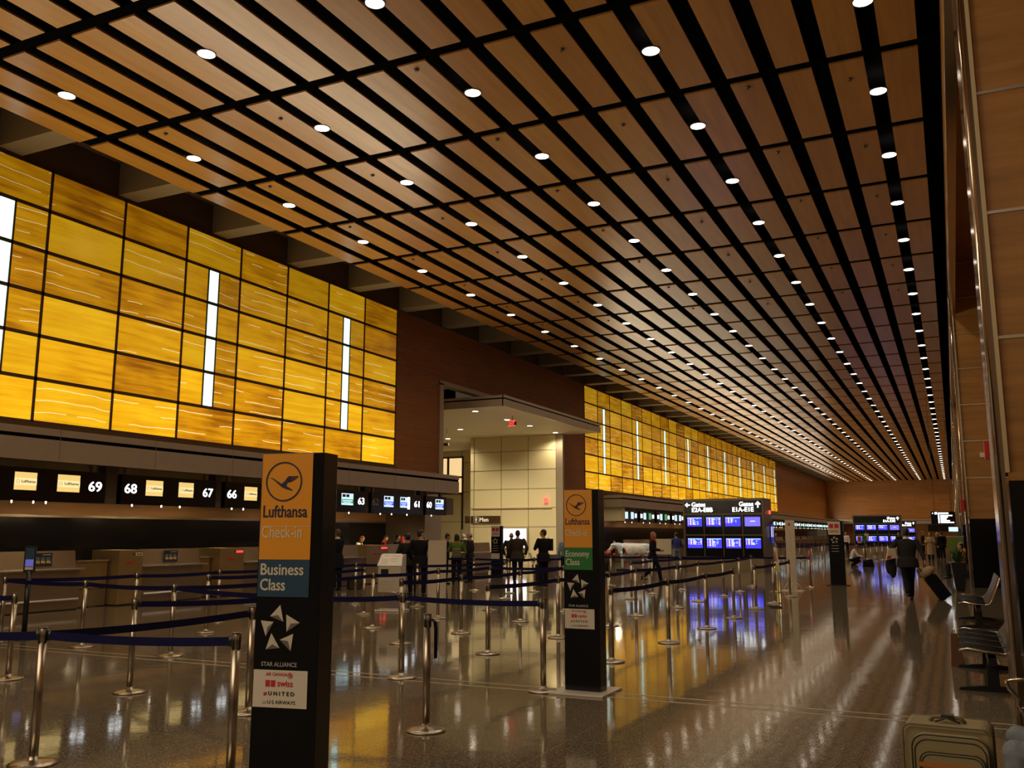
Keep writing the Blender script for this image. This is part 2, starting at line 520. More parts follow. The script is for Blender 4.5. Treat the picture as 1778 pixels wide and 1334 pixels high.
M = dict(
    floor=mat_floor(),
    slat=mat_wood('ceiling_wood', (0.31, 0.138, 0.024), (0.46, 0.222, 0.042), (7.0, 0.5, 7.0), 0.30, slat=True),
    black=mat('black_void', (0.003, 0.003, 0.003), 0.95, spec=0.0),
    fin=mat('soffit_paint', (0.20, 0.15, 0.08), 0.7),
    soffit=mat('soffit_brown', (0.10, 0.052, 0.022), 0.7),
    wood_left=mat_wood('wall_wood_red', (0.20, 0.064, 0.012), (0.32, 0.108, 0.022), (1.0, 0.6, 9.0), 0.55, plank=('y', 4.3, 0.2, 1.5)),
    wood_far=mat_wood('wall_wood_end', (0.30, 0.105, 0.014), (0.52, 0.205, 0.032), (0.4, 1.0, 7.0), 0.4, plank=('x', 3.5, 0.1, 1.55)),
    wood_right=mat_wood('wall_wood_pilaster', (0.27, 0.125, 0.028), (0.42, 0.20, 0.05), (0.8, 0.8, 9.0), 0.4),
    wood_band=mat_wood('wood_band', (0.48, 0.25, 0.085), (0.62, 0.34, 0.12), (1.0, 0.7, 9.0), 0.45),
    chrome=mat('bronze_chrome', (0.62, 0.50, 0.38), 0.16, 1.0),
    tan=mat('tan_metal_edge', (0.55, 0.43, 0.24), 0.45, 0.3),
    silver=mat('silver_reveal', (0.75, 0.72, 0.66), 0.25, 0.9),
    granite=mat('black_granite', (0.006, 0.006, 0.006), 0.12, spec=0.5, noise=0.6, scale=30),
    onyx=mat_onyx(),
    mullion=mat('dark_bronze_mullion', (0.085, 0.042, 0.014), 0.5, 0.3),
    cyan=mat('lit_glass_strip', (0.7, 0.95, 0.9), 0.3, emit=(0.62, 1.0, 0.92), strength=CYAN),
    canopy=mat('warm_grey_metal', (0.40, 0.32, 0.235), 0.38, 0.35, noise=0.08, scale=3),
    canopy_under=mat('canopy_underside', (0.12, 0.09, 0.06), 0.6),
    white_wall=mat('cream_panel_wall', (0.78, 0.68, 0.42), 0.55),
    white_ceiling=mat('cream_soffit', (0.82, 0.73, 0.52), 0.6),
    seam=mat('panel_joint', (0.18, 0.13, 0.07), 0.7),
    lens=mat('downlight_lens', (1, 1, 1), 0.4, emit=(1.0, 0.88, 0.70), strength=LIGHT_DISC),
    lamp_lens=mat('spot_lens', (1, 1, 1), 0.4, emit=(1.0, 0.86, 0.66), strength=9),
    lens_small=mat('small_lamp_lens', (1, 1, 1), 0.4, emit=(1.0, 0.86, 0.66), strength=14),
    ring=mat('downlight_ring', (0.10, 0.09, 0.08), 0.4, 0.6),
    steel=mat('brushed_steel', (0.43, 0.37, 0.29), 0.28, 1.0),
    steel_desk=mat('desk_steel', (0.40, 0.32, 0.22), 0.34, 0.88, noise=0.14, scale=2.5),
    gold=mat('brass_toned_steel', (0.44, 0.31, 0.13), 0.38, 0.75, noise=0.12, scale=2.5),
    ledge=mat('pale_steel_ledge', (0.62, 0.58, 0.52), 0.25, 0.8),
    belt=mat('navy_belt', (0.006, 0.006, 0.045), 0.75, spec=0.15),
    cap=mat('black_plastic', (0.008, 0.008, 0.009), 0.35),
    bblack=mat('sign_black', (0.004, 0.004, 0.005), 0.22, spec=0.35),
    orange=mat('sign_orange', (0.68, 0.265, 0.006), 0.45),
    blue_panel=mat('sign_blue', (0.014, 0.046, 0.088), 0.45),
    green_panel=mat('sign_green', (0.012, 0.15, 0.022), 0.45),
    navy_ink=mat('navy_ink', (0.012, 0.010, 0.035), 0.5),
    cream_ink=mat('cream_ink', (0.56, 0.50, 0.38), 0.5),
    dark_cream=mat('faded_orange_ink', (0.62, 0.46, 0.26), 0.5),
    star_light=mat('star_light', (0.55, 0.48, 0.37), 0.5),
    star_dark=mat('star_dark_print', (0.13, 0.11, 0.09), 0.5),
    grey_ink=mat('grey_ink', (0.42, 0.40, 0.36), 0.5),
    card=mat('white_card', (0.62, 0.54, 0.42), 0.6),
    red_ink=mat('red_ink', (0.50, 0.02, 0.025), 0.5),
    black_ink=mat('black_ink', (0.015, 0.015, 0.02), 0.5),
    plate=mat('base_plate_white', (0.62, 0.55, 0.46), 0.35, 0.2),
    beige=mat('beige_laminate', (0.56, 0.47, 0.34), 0.5),
    kiosk=mat('kiosk_grey', (0.50, 0.42, 0.32), 0.45),
    kiosk_top=mat('kiosk_white', (0.78, 0.73, 0.64), 0.4),
    white_text=mat('lit_white_text', (1, 1, 1), 0.5, emit=(0.92, 0.97, 1.0), strength=2.6),
    dim_text=mat('unlit_grey_text', (0.55, 0.49, 0.38), 0.5),
    sign_text=mat('sign_white_text', (0.9, 0.85, 0.7), 0.5, emit=(1, 0.93, 0.75), strength=0.25),
    screen_y=mat('screen_yellow', (0.8, 0.6, 0.3), 0.3, emit=(0.86, 0.60, 0.19), strength=1.0),
    screen_yl=mat('screen_yellow_band', (0.9, 0.8, 0.5), 0.3, emit=(0.95, 0.76, 0.36), strength=1.05),
    screen_w=mat('screen_bluewhite', (0.7, 0.9, 1), 0.3, emit=(0.55, 0.83, 1.0), strength=1.15),
    screen_b=mat('screen_blue', (0.05, 0.05, 0.8), 0.3, emit=(0.055, 0.045, 0.95), strength=1.25),
    screen_lb=mat('screen_paleblue', (0.2, 0.2, 0.9), 0.3, emit=(0.16, 0.13, 0.90), strength=1.25),
    row_w=mat('screen_row_white', (0.9, 0.9, 1), 0.3, emit=(0.75, 0.82, 1.0), strength=1.3),
    row_p=mat('screen_row_pink', (0.9, 0.6, 0.7), 0.3, emit=(1.0, 0.42, 0.55), strength=1.0),
    row_c=mat('screen_row_cyan', (0.4, 0.7, 1), 0.3, emit=(0.30, 0.58, 1.0), strength=1.3),
    row_g=mat('screen_green', (0.1, 0.5, 0.3), 0.3, emit=(0.05, 0.35, 0.16), strength=1.0),
    led=mat('red_led', (1, 0.05, 0.05), 0.4, emit=(1.0, 0.03, 0.03), strength=3.0),
    rail=mat('gleam_painted_rail', (0.85, 0.80, 0.72), 0.35),  # pale non-metal colour stands in for the metal rail's bright reflection
    lightbox=mat('lit_poster', (1, 1, 1), 0.4, emit=(0.95, 0.93, 1.0), strength=1.7),
    exit_red=mat('exit_red', (1, 0.1, 0.1), 0.4, emit=(1.0, 0.10, 0.07), strength=1.6),
    frame=mat('board_frame', (0.16, 0.125, 0.085), 0.4, 0.5),
    skin=mat('skin', (0.46, 0.25, 0.16), 0.55),
    skin_dark=mat('skin_brown', (0.22, 0.11, 0.07), 0.55),
    hair_dark=mat('hair_dark', (0.012, 0.008, 0.006), 0.5),
    hair_brown=mat('hair_brown', (0.10, 0.045, 0.018), 0.5),
    hair_ginger=mat('hair_ginger', (0.28, 0.11, 0.03), 0.5),
    hair_grey=mat('hair_grey', (0.45, 0.42, 0.38), 0.6),
    cl_black=mat('cloth_black', (0.008, 0.008, 0.009), 0.8, spec=0.12),
    cl_char=mat('cloth_charcoal', (0.022, 0.020, 0.018), 0.8, spec=0.12),
    cl_brown=mat('cloth_brown', (0.045, 0.032, 0.022), 0.8, spec=0.12),
    cl_navy=mat('cloth_navy', (0.012, 0.014, 0.030), 0.8, spec=0.12),
    cl_blue=mat('cloth_blue', (0.045, 0.055, 0.22), 0.8, spec=0.12),
    cl_pale=mat('cloth_pale_blue', (0.20, 0.28, 0.34), 0.8, spec=0.12),
    cl_green=mat('cloth_green', (0.11, 0.17, 0.03), 0.8, spec=0.12),
    cl_white=mat('cloth_white', (0.74, 0.68, 0.64), 0.8, spec=0.12),
    cl_red=mat('cloth_red', (0.55, 0.03, 0.03), 0.8, spec=0.12),
    cl_yellow=mat('cloth_yellow', (0.62, 0.30, 0.01), 0.8, spec=0.12),
    cl_orange=mat('cloth_orange', (0.75, 0.20, 0.015), 0.8, spec=0.12),
    cl_beige=mat('cloth_beige', (0.42, 0.30, 0.16), 0.8, spec=0.12),
    jeans=mat('denim', (0.16, 0.18, 0.20), 0.85, noise=0.35, scale=25),
    shoe=mat('shoe_black', (0.006, 0.006, 0.006), 0.4),
    olive=mat('olive_nylon', (0.245, 0.19, 0.085), 0.62, noise=0.10, scale=60),
    olive_d=mat('olive_nylon_trim', (0.13, 0.10, 0.045), 0.6),
    piping=mat('dark_zip', (0.02, 0.018, 0.012), 0.4),
    tan_strip=mat('tan_leather_strip', (0.42, 0.14, 0.02), 0.45),
    seat=mat('black_seat', (0.014, 0.011, 0.010), 0.40, spec=0.35),
    seat_back=mat('seat_back_shell', (0.12, 0.065, 0.035), 0.85, spec=0.03),
    leg_brown=mat('brown_leg_panel', (0.16, 0.07, 0.03), 0.4),
    leaf=mat('leaf_green', (0.022, 0.065, 0.012), 0.5),
    flower=mat('flower_red', (0.6, 0.06, 0.02), 0.6),
    flower_y=mat('flower_orange', (0.7, 0.28, 0.02), 0.6),
    pot=mat('black_planter', (0.010, 0.009, 0.008), 0.4),
    poster_y=mat('poster_yellow', (0.62, 0.44, 0.02), 0.5),
    poster_green=mat('poster_green', (0.14, 0.22, 0.03), 0.5),
    alarm=mat('alarm_red', (0.45, 0.012, 0.012), 0.4),
    granite_steel=mat('floor_strip_metal', (0.60, 0.50, 0.36), 0.35, 0.6),
    window_glow=mat('lit_window_pane', (0.9, 0.7, 0.4), 0.3, emit=(0.95, 0.68, 0.33), strength=0.9),
)

# ------------------------------------------------------------------ the room
WX = -18.7            # plane of the stone wall
CH = 10.05            # underside of the wooden ceiling
struct('floor', MB().box(-33.5, 3, -14, 163, -0.2, 0), M['floor'])
b = MB()
for y0, y1 in ((9.37, 9.395), (9.13, 9.155)):
    b.box(-16.8, 0.36, y0, y1, 0.0, 0.003)
struct('trim_1', b, M['granite_steel'])

GAPS = [-0.71 - 0.89 * k for k in range(18)]
edges = [0.03]
for gx in GAPS:
    edges += [gx + 0.15, gx - 0.15]
edges.append(-16.55)
BEAMS = [16.17 + 3.31 * k for k in range(-9, 44)]
b = MB()
for i in range(0, len(edges), 2):
    x1, x0 = edges[i], edges[i + 1]
    for k in range(len(BEAMS) - 1):
        b.box(x0, x1, BEAMS[k] + 0.14, BEAMS[k + 1] - 0.14, CH, CH + 0.035)
struct('ceiling', b, M['slat'])
b = MB()
b.box(-16.55, 0.40, -14, 163, 10.42, 10.5)
for y in BEAMS:
    b.box(-16.45, 0.36, y - 0.10, y + 0.10, CH + 0.02, 10.42)
b.box(-16.56, -16.50, -14, 163, CH + 0.04, 11.1)
struct('ceiling.001', b, M['black'])

# coffers between the stone wall and the ceiling edge
b = MB()
b.box(WX - 0.1, -16.5, -14, 163, 11.05, 11.15, 1)
b.box(WX - 0.1, WX, -14, 163, 10.2, 11.05, 1)
for y in BEAMS:
    b.box(WX, -16.57, y - 0.55, y + 0.05, 10.21, 11.05, 0)
struct('ceiling.002', b, [M['fin'], M['soffit']])

# left wall, wooden stretches
b = MB()
b.box(WX - 0.3, WX, -14, 7.28, 3.9, 10.15)
b.box(WX - 0.3, WX, 28.77, 32.0, 3.85, 10.15)
b.box(WX - 0.3, WX, 32.0, 45.3, 7.78, 10.15)
b.box(WX - 0.3, WX, 45.3, 48.53, 0, 10.15)
struct('wall_left', b, M['wood_left'])
b = MB()
b.box(WX - 0.3, WX, 111.9, 160.2, 3.85, 10.15)
struct('wall_left.001', b, M['wood_far'])
b = MB()
b.box(WX - 1.0, WX - 0.34, 7.0, 28.8, 3.9, 10.15)
b.box(WX - 1.0, WX - 0.34, 48.5, 112, 3.9, 10.15)
struct('wall_left.002', b, M['mullion'])
# back wall of the check-in recess: granite, steel ledge, timber band
for y0, y1 in ((-14, 31.0), (49.2, 160.2)):
    b = MB()
    b.box(-20.8, -20.5, y0, y1, 0, 2.05, 0)
    b.box(-20.8, -20.44, y0, y1, 2.05, 2.11, 1)
    b.box(-20.8, -20.5, y0, y1, 2.11, 3.9, 2)
    struct('wall_left.003', b, [M['granite'], M['steel_desk'], M['wood_band']])
# jamb of the opening and its frame
b = MB()
b.box(-20.8, WX + 0.02, 31.0, 32.3, 0, 3.85)
b.box(WX - 0.32, WX + 0.06, 32.0, 32.3, 3.85, 7.78)
b.box(WX - 0.32, WX + 0.06, 45.1, 45.32, 0, 7.78)
b.box(WX - 0.32, WX + 0.06, 32.0, 45.32, 7.72, 7.9)
struct('trim_2', b, M['canopy'])
b = MB()
b.box(-20.8, WX, 48.53, 49.2, 0, 3.9)
struct('trim_3', b, M['wood_left'])

# cream side hall behind the opening
b = MB()
b.box(-24.25, WX - 0.02, 45.12, 45.4, 0, 6.95)
b.box(-24.25, -24.0, 45.4, 52, 0, 6.95)
b.box(-33.4, -24.0, 52, 52.3, 0, 7.9)
b.box(-33.4, -33.1, 30.5, 52, 0, 7.9)
b.box(-33.1, -20.8, 30.5, 30.8, 0, 7.9)
for x in (-24.03, -22.33, -20.68, -19.04):
    b.box(x - 0.012, x + 0.012, 45.112, 45.125, 0, 6.95, 1)
for z in (2.0, 3.03, 4.05, 5.09, 6.12):
    b.box(-24.25, WX - 0.05, 45.112, 45.125, z - 0.012, z + 0.012, 1)
for z in (2.4, 4.3, 6.2):
    b.box(-33, -24.25, 51.985, 52.01, z - 0.015, z + 0.015, 1)
for x in (-28.6, -26.4, -30.8):
    b.box(x - 0.015, x + 0.015, 51.985, 52.01, 0, 7.9, 1)
b.box(-24.1, WX - 0.6, 45.05, 45.12, 2.98, 3.04, 2)
struct('wall_back', b, [M['white_wall'], M['seam'], M['tan']])
b = MB()
b.box(-33.1, -16.75, 34.0, 45.6, 6.96, 7.3, 0)
b.box(-33.1, -24.2, 45.6, 52, 6.96, 7.3, 0)
b.box(-33.1, WX - 0.35, 30.8, 34.0, 7.85, 7.95, 0)
b.box(-33.1, WX - 0.35, 33.98, 34.02, 7.3, 7.9, 2)
b.box(-33.1, -16.70, 33.92, 34.0, 6.95, 7.25, 1)
b.box(-33.1, -16.70, 33.92, 34.0, 7.31, 7.42, 1)
b.box(-16.75, -16.65, 33.92, 45.65, 6.95, 7.25, 1)
b.box(-16.75, -16.65, 33.92, 45.65, 7.31, 7.42, 1)
b.box(-33.1, -16.72, 33.97, 45.6, 7.25, 7.31, 2)
b.box(-33.1, -16.72, 33.97, 45.6, 7.40, 7.42, 1)
struct('ceiling.003', b, [M['white_ceiling'], M['canopy'], M['black']])
# window and doorway of the side hall
w = struct('window_1', MB().box(-29.95, -28.55, 51.95, 51.99, 4.25, 6.5), M['window_glow'])
fb = MB()
for x0, x1, z0, z1 in ((-30.05, -29.95, 4.15, 6.6), (-28.55, -28.45, 1.9, 6.6), (-30.05, -28.45, 6.5, 6.6), (-30.05, -28.45, 4.15, 4.27), (-29.65, -29.5, 4.25, 6.5), (-30, -28.5, 5.2, 5.32)):
    fb.box(x0, x1, 51.9, 51.97, z0, z1)
fb.build('window_frame', M['mullion'], w)
struct('door_1', MB().box(-27.95, -24.3, 51.93, 51.99, 0, 2.2), mat('olive_door', (0.30, 0.24, 0.08), 0.5))

# end wall
b = MB()
b.box(-19.0, 3, 160.2, 160.5, 0, 11)
struct('wall_end', b, M['wood_far'])
b = MB()
b.box(-17, 0.3, 158.9, 159.0, 3.15, 3.85, 0)
b.box(-17, 0.3, 159.0, 160.2, 3.15, 3.2, 1)
b.box(-17, 0.3, 158.88, 158.9, 3.62, 3.67, 2)
struct('trim_4', b, [M['canopy'], M['canopy_under'], M['black']])

# right wall: deep bays between pilasters under a header
b = MB()
b.box(2.3, 2.6, -14, 160.2, 0, 2.15, 1)
b.box(2.3, 2.6, -14, 160.2, 2.15, 10.5, 0)
struct('wall_right', b, [M['wood_right'], M['granite']])
b = MB()
b.box(0.40, 0.52, -14, 160.2, 8.7, 10.5, 0)
b.box(0.40, 2.3, -14, 160.2, 10.45, 10.55, 0)
b.box(0.38, 0.54, -14, 160.2, 8.66, 8.71, 1)
struct('wall_right.001', b, [M['wood_right'], M['chrome']])
for y in (9.0, 32.0, 56.0, 80.0, 104.0, 128.0, 150.0):
    b = MB()
    b.box(0.46, 2.3, y, y + 0.62, 2.17, 10.45)
    p = tag(b.build('pillar', M['wood_right']), kind='structure')
    b = MB()
    b.box(0.46, 2.3, y - 0.03, y + 0.65, 0, 2.1)
    b.build('granite_base', M['granite'], p)
    b = MB()
    b.box(0.36, 0.44, y - 0.04, y + 0.66, 0, 10.42)
    b.tube([(0.385, y - 0.05, 0), (0.385, y - 0.05, 10.42)], 0.022, 8)
    b.build('chrome_trim', M['chrome'], p)
    b = MB()
    b.box(0.44, 0.475, y - 0.05, y + 0.0, 2.17, 10.42)
    b.build('edge_trim', M['tan'], p)
    b = MB()
    b.box(0.46, 2.3, y - 0.04, y, 2.1, 2.17)
    b.build('base_cap', M['wood_right'], p)
    b = MB()
    for k in range(7):
        b.box(0.475, 2.3, y - 0.012, y, 3.37 + 1.16 * k - 0.014, 3.37 + 1.16 * k + 0.014)
    b.build('reveal_strip', M['silver'], p)

# ------------------------------------------------------------------ backlit stone walls
def stone_wall(y_start, pitch, ncols, strip_cols, name, label):
    root = thing(name, (WX, y_start, 4.15), 0, label, 'illuminated wall')
    fr = MB()
    t = 0.042
    L = pitch * ncols
    for r in range(7):
        fr.box(-0.33, 0.02, -t, L + t, r - t, r + t)
    xs = [pitch * c for c in range(ncols + 1)]
    for c, yy in enumerate(xs):
        fr.box(-0.33, 0.02, yy - t * 0.8, yy + t * 0.8, 0, 6)
    for c in strip_cols:
        m = pitch * (c + 0.5)
        for s in (-1, 1):
            fr.box(-0.2, 0.02, m + s * 0.205 - 0.022, m + s * 0.205 + 0.022, 1, 5)
    fr.box(-0.3, 0.10, -0.05, L + 0.05, -0.20, -t)
    fr.build('mullion_grid', M['mullion'], root)
    full = MB().box(-0.03, 0.0, 0, pitch, 0, 1).mesh('panel', M['onyx'])
    half = MB().box(-0.03, 0.0, 0, pitch / 2 - 0.2, 0, 1).mesh('panel_half', M['onyx'])
    strip = MB().box(-0.02, 0.005, -0.19, 0.19, 0.045, 0.955).mesh('strip', M['cyan'])
    rnd = random.Random(len(name) * 7 + ncols)
    cells = []
    for c in range(ncols):
        for r in range(6):
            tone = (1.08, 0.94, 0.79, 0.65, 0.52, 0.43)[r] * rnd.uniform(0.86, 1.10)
            if c in strip_cols and 1 <= r <= 4:
                cells.append((half, pitch * c, r, tone))
                cells.append((half, pitch * (c + 0.5) + 0.2, r, tone * rnd.uniform(0.8, 1.1)))
                o = link('glass_strip', strip, root, (0, pitch * (c + 0.5), r))
                if c == strip_cols[0] and r == 1:
                    o['label'] = 'narrow pale turquoise lit glass strip'
            else:
                cells.append((full, pitch * c, r, tone))
    for i, (me, yy, r, tone) in enumerate(cells):
        if i >= 90:
            break
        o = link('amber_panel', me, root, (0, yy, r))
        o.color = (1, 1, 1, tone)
    if len(cells) > 90:
        # the farthest panels of the long wall, hundreds deep in perspective
        far = cells[90:]
        objs = []
        for (me, yy, r, tone) in far:
            objs.append((me, yy, r, tone))
        for k in range(6):
            mb = MB()
            for me, yy, r, tone in objs:
                if r != k:
                    continue
                w = max(v.co.y for v in me.vertices)
                mb.box(-0.03, 0.0, yy, yy + w, r, r + 1)
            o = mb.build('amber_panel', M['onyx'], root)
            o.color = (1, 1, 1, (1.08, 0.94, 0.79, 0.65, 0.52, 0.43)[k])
            tag(o, kind='stuff')
    return root


stone_wall(7.30, 2.145, 10, [2, 5, 8], 'backlit_stone_screen', 'near wall of amber backlit stone panels above counters 69 to 60')
stone_wall(48.55, 2.183, 29, [1, 4, 7, 10, 13, 16, 19, 22, 25, 28], 'backlit_stone_screen', 'long far wall of amber backlit stone panels beyond the cream side hall')

# ------------------------------------------------------------------ canopies over the counters
def canopy(y0, y1, label, capped):
    root = thing('counter_canopy', (-17.0, y0, 3.15), 0, label, 'canopy')
    L = y1 - y0
    b = MB()
    b.box(-0.04, 0.0, 0, L, 0.0, 0.45)
    b.box(-0.04, 0.0, 0, L, 0.53, 0.68)
    b.box(-0.04 - 1.66, -0.04, L - 0.04, L, 0.0, 0.45)
    b.box(-0.04 - 1.66, -0.04, L - 0.04, L, 0.51, 0.68)
    b.box(-0.04 - 1.66, -0.04, 0, 0.04, 0.0, 0.45)
    b.box(-0.04 - 1.66, -0.04, 0, 0.04, 0.51, 0.68)
    b.build('fascia_panel', M['canopy'], root)
    b = MB().box(-1.66, -0.012, 0.03, L - 0.03, 0.42, 0.55)
    b.build('shadow_gap', M['black'], root)
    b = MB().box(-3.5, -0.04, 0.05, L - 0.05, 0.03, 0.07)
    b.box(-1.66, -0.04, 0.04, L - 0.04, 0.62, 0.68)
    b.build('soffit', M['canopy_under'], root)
    b = MB()
    k = 1.2
    while k < L:
        b.box(0.0, 0.003, k - 0.006, k + 0.006, 0.0, 0.68)
        k += 2.6
    b.build('panel_joint', M['seam'], root)
    return root


canopy(-14, 30.7, 'grey metal canopy with black groove over the near check-in counters', 1)
canopy(49.95, 159.0, 'grey metal canopy with black groove over the far check-in counters', 1)

# ------------------------------------------------------------------ ceiling downlights
ORD = ['first', 'second', 'third', 'fourth', 'fifth', 'sixth', 'seventh', 'eighth', 'ninth', 'tenth', 'eleventh', 'twelfth', 'thirteenth', 'fourteenth', 'fifteenth', 'sixteenth', 'seventeenth', 'eighteenth', 'nineteenth', 'twentieth']
ROWS = [(-14.93, 'ceiling row beside the amber wall', -1), (-11.35, 'second ceiling row from the amber wall', -1), (-7.77, 'middle ceiling row', 0), (-4.215, 'second ceiling row from the right wall', 0), (-0.71, 'ceiling row beside the right wall', 0)]
lens_me = MB().lathe([(0.15, 0.0), (0.15, 0.012)], 20).mesh('lens', M['lens'])
rb = MB()
rb.lathe([(0.17, 0.0), (0.17, 0.03), (0.152, 0.03), (0.152, 0.0), (0.17, 0.0)], 20, caps=False)
ring_me = rb.mesh('ring', M['ring'])


def down(t):
    l = bpy.data.lights.new('downlight', 'SPOT')
    l.energy = DOWN
    l.color = (1.0, 0.85, 0.62)
    l.spot_size = R(125)
    l.spot_blend = 0.5
    l.shadow_soft_size = 0.14
    o = bpy.data.objects.new('downlight', l)
    COL.objects.link(o)
    o.parent = t
    o.location = (0, 0, -0.03)


for x, rowname, j0 in ROWS:
    for j in range(j0, 45):
        y = 14.43 + 3.315 * j if j else 14.43
        if y > 159:
            continue
        n = j - j0
        if n < 20:
            lab = 'round recessed downlight, %s from the camera in the %s' % (ORD[n], rowname)
            t = thing('ceiling_light', (x, y, CH - 0.012), 0, lab, 'ceiling light', 'downlights in the wooden ceiling')
        else:
            t = thing('ceiling_light', (x, y, CH - 0.012), 0, 'round recessed downlight in the distant stretch of the ' + rowname, 'ceiling light', 'distant downlights in the ' + rowname)
        link('lens', lens_me, t)
        link('trim_ring', ring_me, t)
        down(t)
# rows already behind the picture's top edge
for x, y in [(-7.77, 11.1), (-4.215, 11.1), (-0.71, 11.1), (-14.93, 7.8), (-11.35, 7.8), (-7.77, 7.8), (-4.215, 7.8), (-0.71, 7.8)]:
    t = thing('ceiling_light', (x, y, CH - 0.012), 0, 'round recessed downlight in the part of the wooden ceiling above the camera', 'ceiling light', 'downlights above the camera')
    link('lens', lens_me, t)
    link('trim_ring', ring_me, t)
    down(t)
# sprinkler heads in the slats
spr = MB().lathe([(0.05, 0.0), (0.045, -0.015), (0.02, -0.03), (0.035, -0.04)], 10).mesh('sprinkler', M['ring'])
k = 0
for ci, x in enumerate((-14.51, -11.84, -8.28, -5.61, -2.94, -1.16)):
    for j in range(0, 7):
        y = 13.2 + 3.31 * j + (0.5 if ci % 2 else 0.0)
        o = link('sprinkler_head', spr, None, (x, y, CH))
        tag(o, 'tiny dark ceiling sprinkler, %s from the camera in the %s line from the amber wall' % (ORD[j], ORD[ci]), 'sprinkler', 'sprinkler heads in the ceiling')

# downlights of the cream side hall
small_lens = MB().lathe([(0.13, 0.0), (0.13, 0.012)], 14).mesh('lens', M['lens_small'])
small_ring = MB().lathe([(0.16, 0.0), (0.16, 0.02), (0.132, 0.02), (0.132, 0.0), (0.16, 0.0)], 14, caps=False).mesh('ring', M['white_ceiling'])
SL = [(-18.6, 35.0, 'nearest corner of the cream soffit'), (-18.65, 38.3, 'cream soffit under the exit sign'), (-18.7, 41.0, 'cream soffit right of the exit sign'), (-18.75, 44.4, 'cream soffit beside the timber pier'), (-22.6, 40.9, 'cream soffit deep inside near the hanging camera'), (-25.5, 44.7, 'cream soffit at the far inner corner')]
for x, y, w in SL:
    t = thing('ceiling_light', (x, y, 6.945), 0, 'small round downlight in the ' + w, 'ceiling light', 'downlights of the side hall')
    link('lens', small_lens, t)
    link('trim_ring', small_ring, t)
    l = bpy.data.lights.new('downlight', 'SPOT')
    l.energy = 260 if y > 44 and x > -20 else 640
    l.color = (1.0, 0.84, 0.55)
    l.spot_size = R(150)
    l.spot_blend = 0.6
    l.shadow_soft_size = 0.12
    lo = bpy.data.objects.new('downlight', l)
    COL.objects.link(lo)
    lo.parent = t
    lo.location = (0, 0, -0.05)

# ------------------------------------------------------------------ counter signs
YZ = ((0, 1, 0), (0, 0, 1))
pt_lamp = MB().lathe([(0.013, -0.03), (0.016, 0.0), (0.013, 0.02)], 10)
lamp_me = pt_lamp.mesh('lamp', M['lamp_lens'])


def glow(parent, loc, energy, color=(1.0, 0.74, 0.42), r=0.03):
    """the small spotlight in each lamp, turned towards the desks and the back wall"""
    l = bpy.data.lights.new('lamp_light', 'SPOT')
    l.energy = energy
    l.color = color
    l.spot_size = R(120)
    l.spot_blend = 0.6
    l.shadow_soft_size = r
    o = bpy.data.objects.new('lamp_light', l)
    COL.objects.link(o)
    o.parent = parent
    o.location = loc
    o.rotation_euler = (0, R(42), 0)


def airline_screen(root, y0, y1, kind, z0=2.55, z1=2.92):
    x = 0.012
    h = z1 - z0
    if kind == 'yellow':
        s = MB().box(-0.01, x, y0, y1, z0, z1).build('screen', M['screen_y'], root)
        MB().box(x, x + 0.003, y0, y1, z0 + 0.28 * h, z0 + 0.66 * h).build('band', M['screen_yl'], s)
        text('lettering', 'Lufthansa', 0.095, M['navy_ink'], s, (x + 0.004, y0 + 0.30 * (y1 - y0), z0 + 0.41 * h), *YZ, bold=0.02, fit=((y1 - y0) * 0.64, 0.062))
        ring(s, (x + 0.004, y0 + 0.07, z0 + 0.47 * h), 0.036, 0.005, 'X', M['navy_ink'])
    else:
        s = MB().box(-0.01, x, y0, y1, z0, z1).build('screen', M['screen_w'], root)
        w = y1 - y0
        MB().box(x, x + 0.003, y0 + 0.03, y0 + 0.16 * w / 0.5, z0 + 0.68 * h, z0 + 0.92 * h).box(x, x + 0.003, y0 + 0.19 * w / 0.5, y0 + 0.32 * w / 0.5, z0 + 0.68 * h, z0 + 0.92 * h).build('logo', M['red_ink'], s)
        MB().box(x, x + 0.003, y0, y1, z0 + 0.16 * h, z0 + 0.5 * h).build('band', M['row_g'] if kind == 'green' else M['screen_b'], s)
        MB().box(x + 0.003, x + 0.005, y0 + 0.04, y1 - 0.05, z0 + 0.33 * h, z0 + 0.40 * h).box(x + 0.003, x + 0.005, y0 + 0.08, y1 - 0.12, z0 + 0.2 * h, z0 + 0.25 * h).build('text_line', M['row_w'], s)
    if kind != 'plain':
        pass
    return s


def ring(parent, c, r, t, axis, m, name='ring', n=40, ext=0.003):
    b = MB()
    v, f = [], []
    for k in range(n):
        a = 2 * math.pi * k / n
        for rr in (r - t / 2, r + t / 2):
            for d in (0, ext):
                u, w = rr * math.cos(a), rr * math.sin(a)
                if axis == 'X':
                    v.append((c[0] + d, c[1] + u, c[2] + w))
                else:
                    v.append((c[0] + u, c[1] - d, c[2] + w))
    for k in range(n):
        a, q = 4 * k, 4 * ((k + 1) % n)
        f += [(a + 1, q + 1, q + 3, a + 3), (a, a + 1, q + 1, q)[::-1], (a + 2, a + 3, q + 3, q + 2)]
    b.add(v, f)
    return b.build(name, m, parent)


